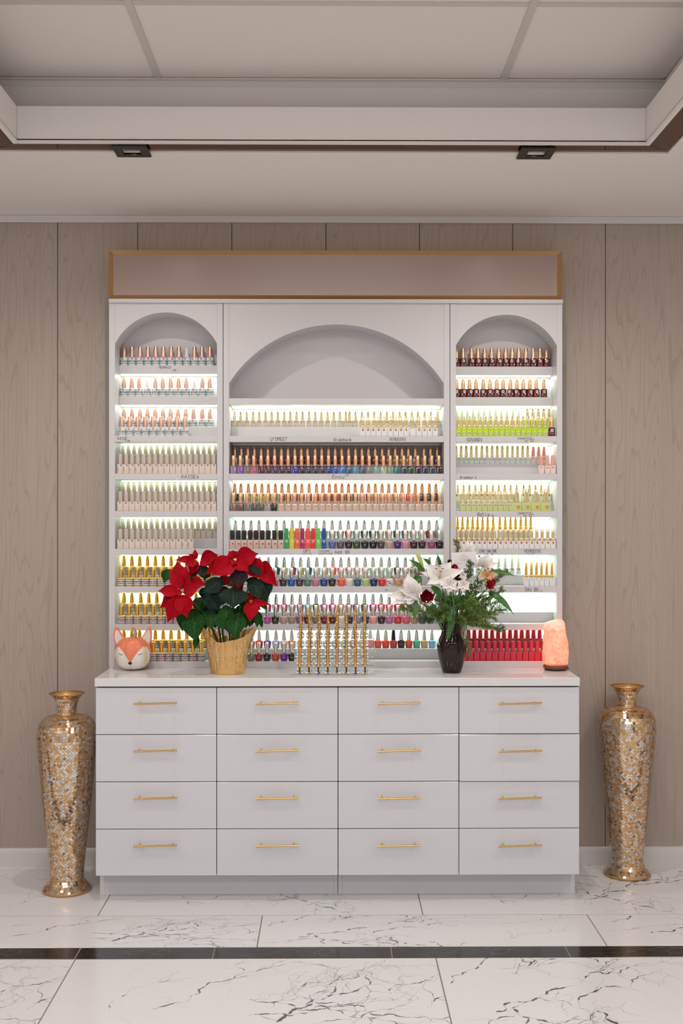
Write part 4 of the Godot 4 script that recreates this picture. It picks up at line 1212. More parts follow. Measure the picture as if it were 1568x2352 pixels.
# ------------------------------------------------------------------ fox pumpkin
func fox():
	var z = 0.215
	var c = at(305.0, 1542.0, z)
	var t = thing("fox_pumpkin", "orange and white sleeping fox pumpkin ornament on the worktop", "ornament", Vector3(c.x, counter_y, z))
	var RX = 0.0735; var RZ = 0.066; var HH = 0.137
	var orange = Color("ee8764"); var white = Color("efe9e2"); var cream = Color("f0d2a4")
	var yb = func(d):
		var k = [[0.0, 0.5], [0.12, 0.3], [0.2, 0.14], [0.41, -0.16], [0.67, -0.46], [0.85, -0.36], [0.97, -0.1], [1.2, 0.2]]
		for i in range(1, k.size()):
			if d <= k[i][0]: return lerpf(k[i - 1][1], k[i][1], (d - k[i - 1][0]) / (k[i][0] - k[i - 1][0]))
		return 0.3
	var surf = func(lon, lat):
		var rib = 1.0 - 0.045 * pow(absf(sin(lon * 4.0)), 6.0) * cos(lat) - 0.0
		var r = pow(maxf(0.0, cos(lat)), 0.72) * rib
		var y = HH * 0.5 * (1.0 + sin(lat) * (1.0 - 0.14 * exp(-pow(r / 0.35, 2.0)) * (1.0 if lat > 0 else 0.4)))
		return Vector3(sin(lon) * RX * r, y, cos(lon) * RZ * r)
	var st = begin()
	st.set_smooth_group(1)
	var N = 256; var M = 160
	var g = []; var cl = []
	for i in M + 1:
		var a = []; var b = []
		for j in N:
			var p = surf.call(TAU * j / N, -PI / 2 + PI * i / M)
			a.append(p)
			var dx = absf(p.x) / RX; var dy = -(p.y / (HH * 0.5) - 1.0)
			var col = orange
			if p.z > -0.005:
				var edge = dy - yb.call(dx)
				var w = clampf(edge / 0.016 * 0.5 + 0.5, 0.0, 1.0)
				if dx > 0.93: w *= clampf((0.985 - dx) / 0.04, 0.0, 1.0)
				var blush = white.lerp(cream, clampf(1.0 - absf(dx - 0.78) / 0.14, 0.0, 1.0) * 0.75)
				blush = blush.lerp(cream, clampf(1.0 - dx / 0.1, 0.0, 1.0) * clampf((dy - 0.55) / 0.1, 0.0, 1.0) * 0.9)
				col = orange.lerp(blush, w)
			b.append(col.srgb_to_linear())
		g.append(a); cl.append(b)
	for i in M:
		for j in N:
			var j2 = (j + 1) % N
			var q = [[i, j], [i, j2], [i + 1, j2], [i + 1, j]]
			var out = g[i][j] + g[i + 1][j2] - Vector3(0, HH, 0)
			var p = []
			for e in q: p.append(g[e[0]][e[1]])
			var n = (p[2] - p[0]).cross(p[1] - p[0]) + (p[3] - p[0]).cross(p[2] - p[0])
			var order = [0, 1, 2, 0, 2, 3] if n.dot(out) >= 0 else [0, 2, 1, 0, 3, 2]
			for e in order:
				st.set_color(cl[q[e][0]][q[e][1]])
				st.add_vertex(p[e])
	part(t, "body", done(st), vertexed("fox_glaze", 0.38))
	var orm = mat("fox_orange", orange, 0.4); var whm = mat("fox_ear_lining", Color("e9ddd8"), 0.5)
	for s in [-1.0, 1.0]:
		var outl = [Vector2(0.018, 0.112), Vector2(0.030, 0.121), Vector2(0.047, 0.15), Vector2(0.060, 0.171), Vector2(0.067, 0.176), Vector2(0.073, 0.172), Vector2(0.077, 0.156), Vector2(0.0785, 0.136), Vector2(0.074, 0.112), Vector2(0.068, 0.100), Vector2(0.05, 0.098)]
		var po = PackedVector2Array(); var pi_ = PackedVector2Array()
		var cc = Vector2(0.058, 0.132)
		for q in outl:
			po.append(Vector2(q.x * s, q.y))
			var r = cc + (q - cc) * 0.74
			pi_.append(Vector2(r.x * s, r.y))
		var e = part(t, "ear", prism(po, -0.006, 0.006), orm)
		part(e, "ear_lining", prism(pi_, 0.004, 0.0072), whm)
	var sp = [Vector3(0.004, 0.118, 0.0), Vector3(0.007, 0.134, 0.002), Vector3(0.012, 0.148, 0.003), Vector3(0.010, 0.160, 0.003), Vector3(0.002, 0.170, 0.003), Vector3(-0.004, 0.173, 0.004)]
	st = begin()
	add_tube(st, sp, [0.017, 0.0095, 0.0072, 0.0066, 0.0062, 0.005], 10)
	for k in 5:
		var a = TAU * k / 5.0
		add_tube(st, [Vector3(0.004 + cos(a) * 0.007, 0.131, sin(a) * 0.007), Vector3(0.004 + cos(a) * 0.017, 0.124, sin(a) * 0.016), Vector3(0.004 + cos(a) * 0.024, 0.121, sin(a) * 0.021)], [0.005, 0.004, 0.0015], 6)
	part(t, "stem", done(st), mat("pumpkin_stem", Color("b39a76"), 0.4, 0.2))
	var front = func(x, y):
		# depth of the front of the body above point x, y
		var best = 0.0; var bd = 1e9
		for i in range(4, M - 3):
			for j in range(-48, 49):
				var p = g[i][posmod(j, N)]
				var d = Vector2(p.x - x, p.y - y).length_squared()
				if d < bd: bd = d; best = p.z
		return best
	var nose = part(t, "nose", ball(0.0075, 16, 10), mat("fox_nose", Color("17130f"), 0.15), Vector3(-0.001, 0.0345, front.call(0.0, 0.0345) + 0.001))
	nose.scale = Vector3(1.05, 0.78, 0.6)
	for s in [-1.0, 1.0]:
		var pts = []
		for k in 9:
			var u = k / 8.0 * 2.0 - 1.0
			var x = s * (0.0395 if s < 0 else 0.0385) + u * 0.0085
			var y = 0.0725 - 0.003 * (1.0 - u * u) + (0.002 * u if s > 0 else -0.002 * u)
			pts.append(Vector3(x, y, front.call(x, y) + 0.0006))
		st = begin()
		add_tube(st, pts, [0.0004, 0.0006, 0.0008, 0.0008, 0.0008, 0.0008, 0.0008, 0.0006, 0.0004], 5)
		for k in [1, 3, 5, 7]:
			var p = pts[k]
			var q = p + Vector3((k - 4) * 0.0006, -0.0045, 0)
			q.z = front.call(q.x, q.y) + 0.0006
			add_tube(st, [p, q], [0.0006, 0.0002], 4)
		part(t, "closed_eye", done(st), mat("fox_nose", Color("17130f"), 0.15))
	# little painted fur ticks on the forehead
	st = begin()
	for k in 34:
		var u = rng.randf_range(-1, 1); var y = rng.randf_range(0.06, 0.118)
		var x = u * 0.03 * clampf((y - 0.03) / 0.06, 0.2, 1.0)
		add_tube(st, [Vector3(x, y, front.call(x, y) + 0.0004), Vector3(x, y + 0.0022, front.call(x, y + 0.0022) + 0.0004)], [0.0003], 4)
	var fur = part(t, "fur_marks", done(st), mat("fox_fur", Color("b85a3c"), 0.5))
	fur.set_meta("kind", "stuff")

# ------------------------------------------------------------------ poinsettia
func poinsettia():
	var z = 0.315
	var c = at(523.0, 1546.0, z)
	var o = Vector3(c.x, counter_y, z)
	var t = thing("poinsettia", "red poinsettia plant in a gold foil wrapped pot", "plant", o)
	var nz = FastNoiseLite.new(); nz.seed = 3; nz.frequency = 1.0
	var st = begin()
	st.set_smooth_group(1)
	var NT = 180; var NU = 36
	var g = []
	for i in NU + 1:
		var u = float(i) / NU
		var r_ = []
		for j in NT:
			var a = TAU * j / NT
			var cx = cos(a)
			var rim = 0.132 + 0.066 * pow(absf(cx), 2.2) + (0.012 if sin(a) < 0 else 0.0) * absf(sin(a)) + 0.006 * sin(a * 5.0 + 1.0)
			var h = rim * u
			var r = lerpf(0.0655, 0.080, clampf(h / 0.1, 0, 1)) + 0.034 * pow(clampf((h - 0.075) / 0.11, 0, 1), 1.5) * (1.15 if cx > 0 else 0.75)
			r += 0.0034 * absf(sin(a * 13.0 + nz.get_noise_2d(a * 2.0, h * 9.0) * 2.5)) * clampf(h / 0.02, 0, 1)
			r += 0.0016 * nz.get_noise_2d(a * 10.0, h * 14.0) + 0.0009 * nz.get_noise_2d(a * 24.0, h * 120.0)
			r_.append(Vector3(cos(a) * r, h + 0.0002, sin(a) * r))
		g.append(r_)
	for i in NU:
		for j in NT:
			var j2 = (j + 1) % NT
			outq(st, g[i][j], g[i][j2], g[i + 1][j2], g[i + 1][j], Vector3(g[i][j].x, 0, g[i][j].z))
	for j in NT: outt(st, Vector3(0, 0.0002, 0), g[0][j], g[0][(j + 1) % NT], Vector3.DOWN)
	var foil = mat("gold_foil", Color("e2b87c"), 0.24, 1.0)
	var crinkle = NoiseTexture2D.new()
	crinkle.width = 256; crinkle.height = 256; crinkle.seamless = true; crinkle.as_normal_map = true; crinkle.bump_strength = 6.0
	var cn = FastNoiseLite.new(); cn.seed = 9; cn.noise_type = FastNoiseLite.TYPE_CELLULAR; cn.frequency = 0.04
	crinkle.noise = cn
	foil.normal_enabled = true
	foil.normal_texture = crinkle
	foil.normal_scale = 0.5
	foil.uv1_triplanar = true
	foil.uv1_scale = Vector3(22, 9, 22)
	var pot = part(t, "foil_pot", done(st), foil)
	pot.set_meta("label", "crinkled gold foil pot cover")
	part(t, "soil", lathe(V([0, 0.112, 0.05, 0.114, 0.074, 0.11, 0.074, 0.1, 0, 0.1]), 24), mat("soil", Color("2c2118"), 0.95))
	var red = textured("bract_red", leaf_image(Color("b4061e"), Color("66020e"), Color("980418")), 0.5)
	var deep = textured("bract_deep", leaf_image(Color("8e0814"), Color("5e040c"), Color("6e0610")), 0.55)
	var green = textured("leaf_green", leaf_image(Color("245020"), Color("6c9450"), Color("183c16")), 0.38)
	var dark = textured("leaf_dark", leaf_image(Color("24352c"), Color("50685a"), Color("1a2a22")), 0.4)
	var plum = textured("leaf_plum", leaf_image(Color("38262c"), Color("5c444a"), Color("281a20")), 0.42)
	for m in [red, deep, green, dark, plum]:
		m.metallic_specular = 0.2
		m.backlight_enabled = true
		m.backlight = Color(0.18, 0.02, 0.02) if m in [red, deep] else Color(0.06, 0.12, 0.03)
	# traced as base and tip in the close-up of the plant; depth before the pot axis in metres
	var P = func(x, y, dz): return at(340.0 + x / 4.9, 1240.0 + y / 4.9, z + dz) - o
	var px = (EYE.z - z) / F / 4.9
	var add = func(called, m, x0, y0, d0, x1, y1, d1, w, curl = 0.06, cup = 0.25, lean = Vector3(0, 0.25, 1)):
		var a = P.call(x0, y0, d0); var b = P.call(x1, y1, d1)
		part(t, called, leaf(a, b, w * px * 1.12, lean + Vector3(wob(x0) * 0.3, wob(y1) * 0.2, 0), curl, cup, 0.82, 0.034), m)
	var bracts = [
		[385, 560, .075, 240, 318, .06, 125], [380, 555, .07, 440, 282, .05, 150], [375, 545, .055, 325, 232, .03, 160], [350, 590, .085, 105, 575, .09, 120], [360, 610, .075, 128, 770, .075, 125], [375, 620, .085, 215, 938, .1, 165], [390, 615, .09, 442, 882, .11, 180], [395, 575, .085, 578, 540, .09, 155], [460, 480, .06, 655, 508, .07, 125], [385, 590, .095, 300, 600, .105, 60],
		[540, 225, .02, 292, 230, .04, 75], [545, 215, .02, 524, 98, .02, 52], [540, 215, .01, 447, 158, .02, 48], [545, 235, .03, 408, 285, .05, 95], [590, 235, .02, 790, 165, .0, 150], [610, 240, .03, 820, 205, .02, 120], [560, 240, .02, 470, 400, .03, 110], [590, 230, .03, 700, 300, .05, 90],
		[970, 225, .08, 712, 408, .11, 205], [975, 215, .06, 905, 127, .05, 95], [985, 210, .05, 1020, 128, .03, 125], [990, 225, .07, 1242, 155, .06, 185], [985, 235, .08, 1142, 365, .11, 135], [900, 190, .05, 635, 402, .06, 125], [1100, 215, .05, 1310, 458, .07, 185], [980, 230, .09, 940, 290, .11, 70],
		[1240, 280, .05, 1462, 528, .06, 140], [1225, 280, .04, 1312, 460, .06, 120], [1250, 300, .03, 1400, 315, .03, 110], [1230, 290, .05, 1330, 380, .07, 70],
		[1160, 690, .08, 1145, 928, .11, 140], [1150, 695, .08, 1382, 728, .09, 68], [1155, 690, .07, 1240, 605, .06, 90], [1155, 690, .07, 1078, 600, .06, 100], [1180, 710, .07, 1268, 792, .08, 66], [1150, 690, .075, 1120, 590, .06, 70]]
	for b in bracts: add.call("bract", red, b[0], b[1], b[2], b[3], b[4], b[5], b[6] * 1.08, 0.07, 0.42)
	for b in [[890, 400, .0, 825, 525, .01, 120], [960, 430, .0, 1068, 582, .02, 140], [500, 320, .0, 540, 420, .01, 110], [760, 640, -.03, 840, 560, -.02, 90]]: add.call("bract", deep, b[0], b[1], b[2], b[3], b[4], b[5], b[6])
	for b in [[500, 790, .06, 545, 1165, .1, 235], [1025, 815, .08, 968, 1138, .12, 205], [870, 730, .06, 912, 1065, .095, 185], [350, 750, .04, 388, 1042, .06, 100], [1235, 800, .05, 1225, 992, .08, 100], [560, 1080, .07, 520, 1242, .09, 66], [590, 740, .02, 625, 950, .03, 165], [735, 750, .01, 792, 940, .02, 145], [1262, 880, .03, 1285, 998, .04, 44], [1150, 880, .06, 1140, 985, .08, 90], [650, 360, .0, 640, 450, .02, 120], [1270, 570, .0, 1300, 780, .01, 110], [960, 760, .04, 930, 850, .05, 110], [1060, 760, .04, 1100, 850, .05, 110], [740, 860, .0, 760, 1000, .0, 90], [640, 830, .01, 680, 960, .02, 110], [490, 430, .0, 460, 480, .03, 80], [600, 640, .03, 560, 830, .045, 150], [680, 780, .04, 690, 960, .05, 140], [1090, 620, .03, 1130, 820, .05, 140], [690, 800, .05, 720, 1020, .085, 155], [800, 820, .06, 850, 1030, .095, 140], [620, 880, .04, 655, 1015, .06, 120], [1110, 820, .06, 1095, 1000, .09, 130]]: add.call("leaf", green, b[0], b[1], b[2], b[3], b[4], b[5], b[6], 0.06, 0.2)
	for b in [[960, 540, .09, 955, 775, .12, 290], [845, 445, .06, 605, 605, .08, 160], [625, 610, .05, 805, 805, .07, 150], [1165, 420, .06, 1258, 690, .09, 170], [1275, 420, .03, 1345, 690, .06, 180], [600, 290, .02, 640, 425, .05, 120], [700, 620, .03, 715, 830, .05, 150], [770, 640, .045, 700, 850, .06, 140], [830, 590, .05, 800, 760, .065, 150], [1150, 420, .05, 1180, 500, .06, 110], [560, 280, .02, 500, 330, .03, 90], [1130, 290, .08, 1290, 400, .085, 80], [1250, 640, .07, 1290, 745, .09, 46]]: add.call("leaf", dark, b[0], b[1], b[2], b[3], b[4], b[5], b[6], 0.05, 0.18)
	for b in [[1030, 325, .085, 1015, 555, .11, 185], [650, 610, .01, 800, 620, .02, 110]]: add.call("leaf", plum, b[0], b[1], b[2], b[3], b[4], b[5], b[6], 0.05, 0.18)
	# smaller leaves filling the inside of the plant
	for k in 26:
		var fx = 700.0 + wob(k * 3.1) * 560.0; var fy = 600.0 + wob(k * 1.7 + 9.0) * 420.0
		var ang = 1.57 + wob(k * 2.3 + 4.0) * 1.1
		var ln = 150.0 + 60.0 * wob(k + 2.0)
		add.call("leaf", [green, dark, green][k % 3], fx, fy, -0.04, fx + cos(ang) * ln, fy + sin(ang) * ln, -0.02, 120.0, 0.06, 0.3)
	# stems from the pot to the flower heads
	var stem = mat("plant_stem", Color("4a5230"), 0.6)
	for h in [[385, 580, .07], [545, 235, .01], [975, 230, .06], [1240, 290, .035], [1155, 690, .065], [700, 500, .0]]:
		var b = P.call(h[0], h[1], h[2])
		var a = Vector3(b.x * 0.2, 0.11, 0.0)
		part(t, "stem", tube([a, a.lerp(b, 0.45) + Vector3(-b.x * 0.15, 0.01, 0), b], [0.0042, 0.0034, 0.0022], 7), stem)
	# tiny yellow-green cyathia in the flower centres
	for h in [[385, 575, .1], [545, 225, .05], [975, 222, .1], [1155, 692, .095]]:
		st = begin()
		var b = P.call(h[0], h[1], h[2])
		for k in 7:
			var q = b + Vector3(wob(k) * 0.006, wob(k + 5) * 0.006, wob(k + 9) * 0.002)
			add_lathe(st, V([0, -0.002, 0.0018, -0.0008, 0.002, 0.0006, 0.0012, 0.002, 0, 0.0024]), 7, 2.0, q, -2.0)
		part(t, "flower_centre", done(st), mat("cyathia", Color("b8a832"), 0.5))

# ------------------------------------------------------------------ acrylic stand with brushes
func brush_stand():
	var zf = 0.416
	var pitch = 0.0368
	var x0 = xat(688.3, 0.38)
	var xl = xat(674.5, 0.39); var xr = xat(861.0, 0.39)
	var st_ = thing("acrylic_stand", "clear stepped acrylic stand holding six rows of gold brushes", "stand", Vector3(0, counter_y, 0))
	var clear = glass("clear_acrylic", Color(0.97, 0.99, 0.98), 0.06)
	var rise = 0.0320; var run = 0.0275; var z0 = 0.396
	# stepped sides
	for x in [xl, xr - 0.003]:
		var po = PackedVector2Array([Vector2(zf, 0.0005), Vector2(zf, 0.012)])
		po.append(Vector2(z0 - 5 * run - 0.012, 5 * rise + 0.032))
		po.append(Vector2(z0 - 5 * run - 0.019, 5 * rise + 0.032))
		po.append(Vector2(z0 - 5 * run - 0.019, 0.0005))
		var m = prism(po, 0, 0.003)
		var o = part(st_, "side_panel", m, clear)
		o.transform = Transform3D(Basis(Vector3(0, 0, 1), Vector3(0, 1, 0), Vector3(-1, 0, 0)), Vector3(x + 0.003, 0, 0))
	for r in 6:
		var z = z0 - r * run; var y = 0.002 + r * rise
		slab(st_, "step", clear, xl + 0.004, xr - 0.004, y, y + 0.002, z - 0.0135, z + 0.0135, 0.0003)
		if r > 0: slab(st_, "step_front", clear, xl + 0.004, xr - 0.004, y - rise + 0.0035, y - 0.0005, z + 0.0118, z + 0.0135, 0.0003)
	var bolt = mat("silver_metal", Color("dededa"), 0.2, 1.0)
	for x in [xl - 0.003, xr + 0.003]:
		for q in [[0.02, z0], [0.09, z0 - 0.05], [0.17, z0 - 0.11]]:
			part(st_, "screw", ball(0.003, 10, 6), bolt, Vector3(x, q[0], q[1]))
	var gold = mat("brush_gold", Color("e2b66e"), 0.14, 1.0)
	var rose = mat("brush_rose", Color("dfb59a"), 0.16, 1.0)
	var crystal = glass("crystal_ball", Color(1, 1, 1), 0.0, true)
	var hair = mat("bristle_dark", Color("2a2622"), 0.7)
	var petal = [mat("dry_pink", Color("e0487c"), 0.6), mat("dry_yellow", Color("e8bc14"), 0.6), mat("dry_violet", Color("4a3a94"), 0.6), mat("dry_green", Color("4a9a32"), 0.6)]
	var hp = V([0, 0, 0.0074, 0, 0.0078, 0.002, 0.0074, 0.005, 0.006, 0.0065, 0.006, 0.009, 0.0066, 0.014, 0.0064, 0.03, 0.0050, 0.05, 0.0034, 0.064, 0.0030, 0.066, 0.0044, 0.068, 0.0046, 0.071, 0.0028, 0.0745, 0, 0.0755])
	var rw = ["bottom", "second", "third", "fourth", "fifth", "top"]
	for r in 6:
		for k in 8:
			if r == 5 and k == 3: continue
			var x = x0 + k * pitch + 0.0012 * r * (0.3) + wob(r * 8 + k, 0.0006)
			var rad = 0.0158
			var pos = Vector3(x, counter_y + 0.0044 + r * rise, z0 - r * run)
			var b = thing("nail_brush", "gold brush with clear ball, %s from left, acrylic stand's %s row%s" % [ordinal(k), rw[r], "" if r in [0, 5] else " from bottom"], "brush", pos, "gold brushes in the acrylic stand")
			part(b, "ball_cap", ball(rad, 24, 14), crystal, Vector3(0, rad, 0))
			part(b, "bristle", lathe(V([0, 0.006, 0.0016, 0.010, 0.0024, 0.02, 0.002, 0.029, 0, 0.0295]), 8), hair)
			var col = petal[[0, 1, 2, 1, 1, 0, 2, 1][k] if r == 0 else (r * 5 + k * 3) % 4]
			var st = begin()
			for q in 5:
				var a = q * 1.3 + k
				add_lathe(st, V([0, -0.0018, 0.003, -0.0006, 0.003, 0.0006, 0, 0.0018]), 6, 2.0, Vector3(cos(a) * 0.0055, 0.0062 + 0.0007 * q, sin(a) * 0.0055), -2.0)
			part(b, "dried_petals", done(st), col)
			var h = part(b, "handle", lathe(hp, 14), rose if (r + k) % 6 == 4 else gold, Vector3(0, rad * 2.0 - 0.0012, 0))
			h.rotation = Vector3(0.02, 0, wob(r * 3 + k * 5, 0.06))

# ------------------------------------------------------------------ salt lamp
func salt_lamp():
	var z = 0.235
	var c = at(1275.0, 1536.0, z)
	var t = thing("salt_lamp", "glowing pink salt rock lamp on a round wooden base", "lamp", Vector3(c.x, counter_y, z))
	part(t, "foot", lathe(V([0, 0, 0.043, 0, 0.044, 0.001, 0.044, 0.007, 0, 0.007]), 32), mat("black_plastic", Color("15110f"), 0.5))
	var wimg = wood_image(88, 64, 128)
	part(t, "wooden_base", lathe(V([0, 0.007, 0.047, 0.007, 0.0495, 0.010, 0.0495, 0.017, 0.047, 0.021, 0, 0.021]), 40), textured("lamp_wood", wimg, 0.5, Color("b07850")))
	var nz = FastNoiseLite.new(); nz.seed = 12; nz.frequency = 1.0
	var st = begin()
	st.set_smooth_group(1)
	var N = 56; var M = 44
	var prof = [[0.0, 0.0395], [0.03, 0.0505], [0.3, 0.0535], [0.52, 0.0485], [0.72, 0.043], [0.9, 0.0415], [0.97, 0.036], [1.0, 0.024]]
	var H = 0.182
	var g = []
	for i in M + 1:
		var u = float(i) / M
		var r = 0.0
		for k in range(1, prof.size()):
			if u <= prof[k][0]:
				r = lerpf(prof[k - 1][1], prof[k][1], (u - prof[k - 1][0]) / (prof[k][0] - prof[k - 1][0]))
				break
		var rr = []
		for j in N:
			var a = TAU * j / N
			var q = ring(3.0, a + 0.35)
			var f = 1.0 + 0.09 * nz.get_noise_3d(q.x * 2.0, u * 4.0, q.y * 2.0) + 0.05 * nz.get_noise_3d(q.x * 7.0, u * 16.0, q.y * 7.0) + (0.05 * nz.get_noise_3d(q.x * 20.0, u * 40.0, q.y * 20.0) if u > 0.72 else 0.0)
			rr.append(Vector3(q.x * r * 0.98 * f - 0.006 * smoothstep(0.4, 1.0, u) * 0.6, 0.021 + u * H * (1.0 + 0.03 * q.x * u), q.y * r * 0.85 * f))
		g.append(rr)
	for i in M:
		for j in N:
			var j2 = (j + 1) % N
			outq(st, g[i][j], g[i][j2], g[i + 1][j2], g[i + 1][j], Vector3(g[i][j].x, 0, g[i][j].z), Vector2(float(j) / N, 1.0 - float(i) / M), Vector2(float(j + 1) / N, 1.0 - float(i) / M), Vector2(float(j + 1) / N, 1.0 - float(i + 1) / M), Vector2(float(j) / N, 1.0 - float(i + 1) / M))
	for e in [[0, Vector3.DOWN], [M, Vector3.UP]]:
		var cc = Vector3.ZERO
		for p in g[e[0]]: cc += p / N
		for j in N: outt(st, cc, g[e[0]][j], g[e[0]][(j + 1) % N], e[1])
	# layered salt: pink rock, rusty seams, white crust
	var im = Image.create(128, 128, false, Image.FORMAT_RGB8)
	for y in 128:
		for x in 128:
			var a = TAU * x / 128.0
			var v = 1.0 - y / 127.0
			var n1 = nz.get_noise_3d(cos(a) * 1.4, v * 3.0, sin(a) * 1.4)
			var lay = v * 6.0 + 0.9 * cos(a + 0.8) + n1 * 1.2
			var seam = smoothstep(0.82, 0.96, fposmod(lay, 1.0)) * (0.5 + 0.5 * nz.get_noise_3d(cos(a) * 6.0, v * 5.0, sin(a) * 6.0))
			var col = Color("f4ae94").lerp(Color("fbcbb0"), clampf(0.5 + n1, 0, 1)).lerp(Color("d8745c"), clampf(seam, 0, 1) * 0.75)
			var crust = smoothstep(0.05, 0.3, nz.get_noise_3d(cos(a) * 3.0 + 7.0, v * 6.0, sin(a) * 3.0) + (0.35 if v > 0.8 else -0.35))
			im.set_pixel(x, y, col.lerp(Color("f0ddd2"), crust * 0.8))
	var tex = ImageTexture.create_from_image(im)
	var m = textured("salt_glow", tex, 0.45)
	m.emission_enabled = true
	m.emission_operator = BaseMaterial3D.EMISSION_OP_MULTIPLY
	m.emission = Color("ffb294")
	m.emission_texture = tex
	m.emission_energy_multiplier = 0.62
	part(t, "salt_rock", done(st), m)
	var l = OmniLight3D.new()
	l.name = "salt_bulb_light"
	l.light_color = Color("ff8f60")
	l.light_energy = 0.008
	l.light_size = 0.04
	l.omni_range = 3.0
	l.shadow_enabled = true
	t.add_child(l)
	l.position = Vector3(0, 0.09, 0)
	part(t, "cord", tube([Vector3(0.04, 0.005, -0.01), Vector3(0.055, 0.003, -0.015), Vector3(0.062, 0.0025, -0.05), Vector3(0.064, 0.0025, -0.1)], [0.0025], 6), mat("black_plastic", Color("15110f"), 0.5))

# ------------------------------------------------------------------ flowers in the red glass vase
func bouquet():
	var z = 0.305
	var c = at(1037.0, 1547.0, z)
	var o = Vector3(c.x, counter_y, z)
	var t = thing("glass_vase", "dark red glass vase holding white lilies and fir", "vase", o)
	part(t, "glass", lathe(V([0, 0.0003, 0.0355, 0.0003, 0.038, 0.003, 0.044, 0.02, 0.0535, 0.06, 0.0595, 0.1, 0.0595, 0.112, 0.054, 0.134, 0.044, 0.153, 0.0405, 0.166, 0.0415, 0.182, 0.0455, 0.201, 0.0435, 0.201, 0.0392, 0.182, 0.0382, 0.166, 0.0415, 0.152, 0.051, 0.133, 0.0565, 0.112, 0.0565, 0.1, 0.0505, 0.06, 0.041, 0.022, 0.03, 0.008, 0, 0.008]), 48), glass("red_glass", Color(0.2, 0.015, 0.025), 0.25, true))
	part(t, "water", lathe(V([0, 0.009, 0.029, 0.009, 0.0395, 0.023, 0.049, 0.06, 0.0548, 0.1, 0.0548, 0.111, 0.0495, 0.132, 0, 0.132]), 32), mat("vase_dark", Color("2a0a0e"), 0.2))
	var P = func(x, y, dz): return at(860.0 + x / 4.612, 1230.0 + y / 4.612, z + dz)
	var px = (EYE.z - z) / F / 4.612
	var mouth = o + Vector3(0, 0.19, 0)
	var white = mat("lily_white", Color("f0ebe8"), 0.45)
	white.backlight_enabled = true
	white.backlight = Color(0.25, 0.25, 0.2)
	var vein_ = mat("lily_rib", Color("c8c86a"), 0.5)
	var stemg = mat("flower_stem", Color("4a7a32"), 0.5)
	var anther = mat("anther_brown", Color("5c2414"), 0.7)
	var greenl = textured("lily_leaf", leaf_image(Color("3f7a2c"), Color("6aa048"), Color("2c5c22")), 0.4)
	var stalk = func(th, b, r = 0.0025):
		var a = mouth + Vector3((b.x - mouth.x) * 0.12, -0.06, wob(b.x * 100) * 0.01) - th.position
		var e = b - th.position
		part(th, "stem", tube([a, a.lerp(e, 0.5) + Vector3((e.x - a.x) * -0.12, 0.02, 0), e], [r * 1.2, r, r * 0.8], 7), stemg)
	# lilies: centre, petals as [x, y, dz, width], stamens
	var lily = func(label, cx, cy, cz, petals, stamens, m):
		var p = P.call(cx, cy, cz)
		var th = thing("lily", label, "flower", p, "lilies in the red vase")
		for q in petals:
			var b = P.call(q[0], q[1], q[2]) - p
			var lean = Vector3(0, 0.3, 1.0) if q.size() < 5 else q[4]
			var pe = part(th, "petal", leaf(Vector3.ZERO, b, q[3] * px * 1.15, lean, 0.1, 0.35, 0.75, 0.012), m)
			part(pe, "midrib", leaf(Vector3(0, 0, 0.0006), b * 0.8 + Vector3(0, 0, 0.0006), 4.0 * px, lean, 0.125, 0.0, 0.7), vein_)
		for q in stamens:
			var b = P.call(q[0], q[1], q[2]) - p
			part(th, "stamen", tube([Vector3.ZERO, b * 0.5 + Vector3(0, 0.004, 0.004), b], [0.0009, 0.0008, 0.0006], 5), vein_)
			part(th, "anther", tube([b + Vector3(-0.006, 0.001, 0), b, b + Vector3(0.006, -0.001, 0)], [0.0008, 0.0018, 0.0008], 6), anther)
		stalk.call(th, p)
		return th
	lily.call("large open white lily at the top middle of the bouquet", 690, 455, .09, [[515, 302, .11, 125], [812, 275, .10, 150], [968, 362, .13, 100], [478, 388, .09, 75], [545, 522, .13, 95], [760, 560, .12, 90]], [[655, 350, .14], [690, 330, .15], [720, 350, .14], [700, 380, .15]], white)
	lily.call("white lily seen from the side at the left of the bouquet", 400, 640, .07, [[112, 645, .10, 105], [150, 745, .11, 60], [345, 400, .06, 150], [485, 500, .05, 120], [300, 470, .10, 110], [290, 690, .11, 80], [240, 560, .12, 70]], [[150, 488, .12], [185, 440, .10], [125, 578, .13], [165, 510, .13], [205, 460, .11]], white)
	lily.call("small white lily hanging low at the left of the bouquet", 470, 665, .06, [[285, 660, .10, 80], [320, 720, .11, 70], [360, 640, .12, 80], [400, 715, .10, 60]], [], white)
	lily.call("white lily rising behind the white card", 985, 210, -.02, [[985, 38, -.01, 75], [1058, 95, .0, 85], [940, 110, -.02, 60], [1030, 60, -.03, 60]], [], white)
	lily.call("white lily to the right of the card", 1140, 340, .03, [[1222, 188, .04, 125], [1318, 292, .06, 80], [1085, 215, .01, 70], [1180, 250, .06, 110]], [], white)
	var faded = mat("lily_faded", Color("d9ab82"), 0.55)
	lily.call("fading peach lily at the right of the bouquet", 1190, 440, .07, [[1190, 318, .07, 50], [1315, 400, .10, 75], [1095, 372, .09, 65], [1290, 530, .10, 60], [1110, 440, .10, 60], [1240, 480, .12, 60]], [[1205, 350, .12], [1170, 370, .12], [1225, 385, .12]], faded)
	# lily bud
	var bp = P.call(515, 340, .03)
	var bud = thing("lily_bud", "closed pale green lily bud at the top left of the bouquet", "flower", bp)
	var bt = P.call(440, 168, .04) - bp
	var budm = mat("bud_green", Color("c3c777"), 0.45)
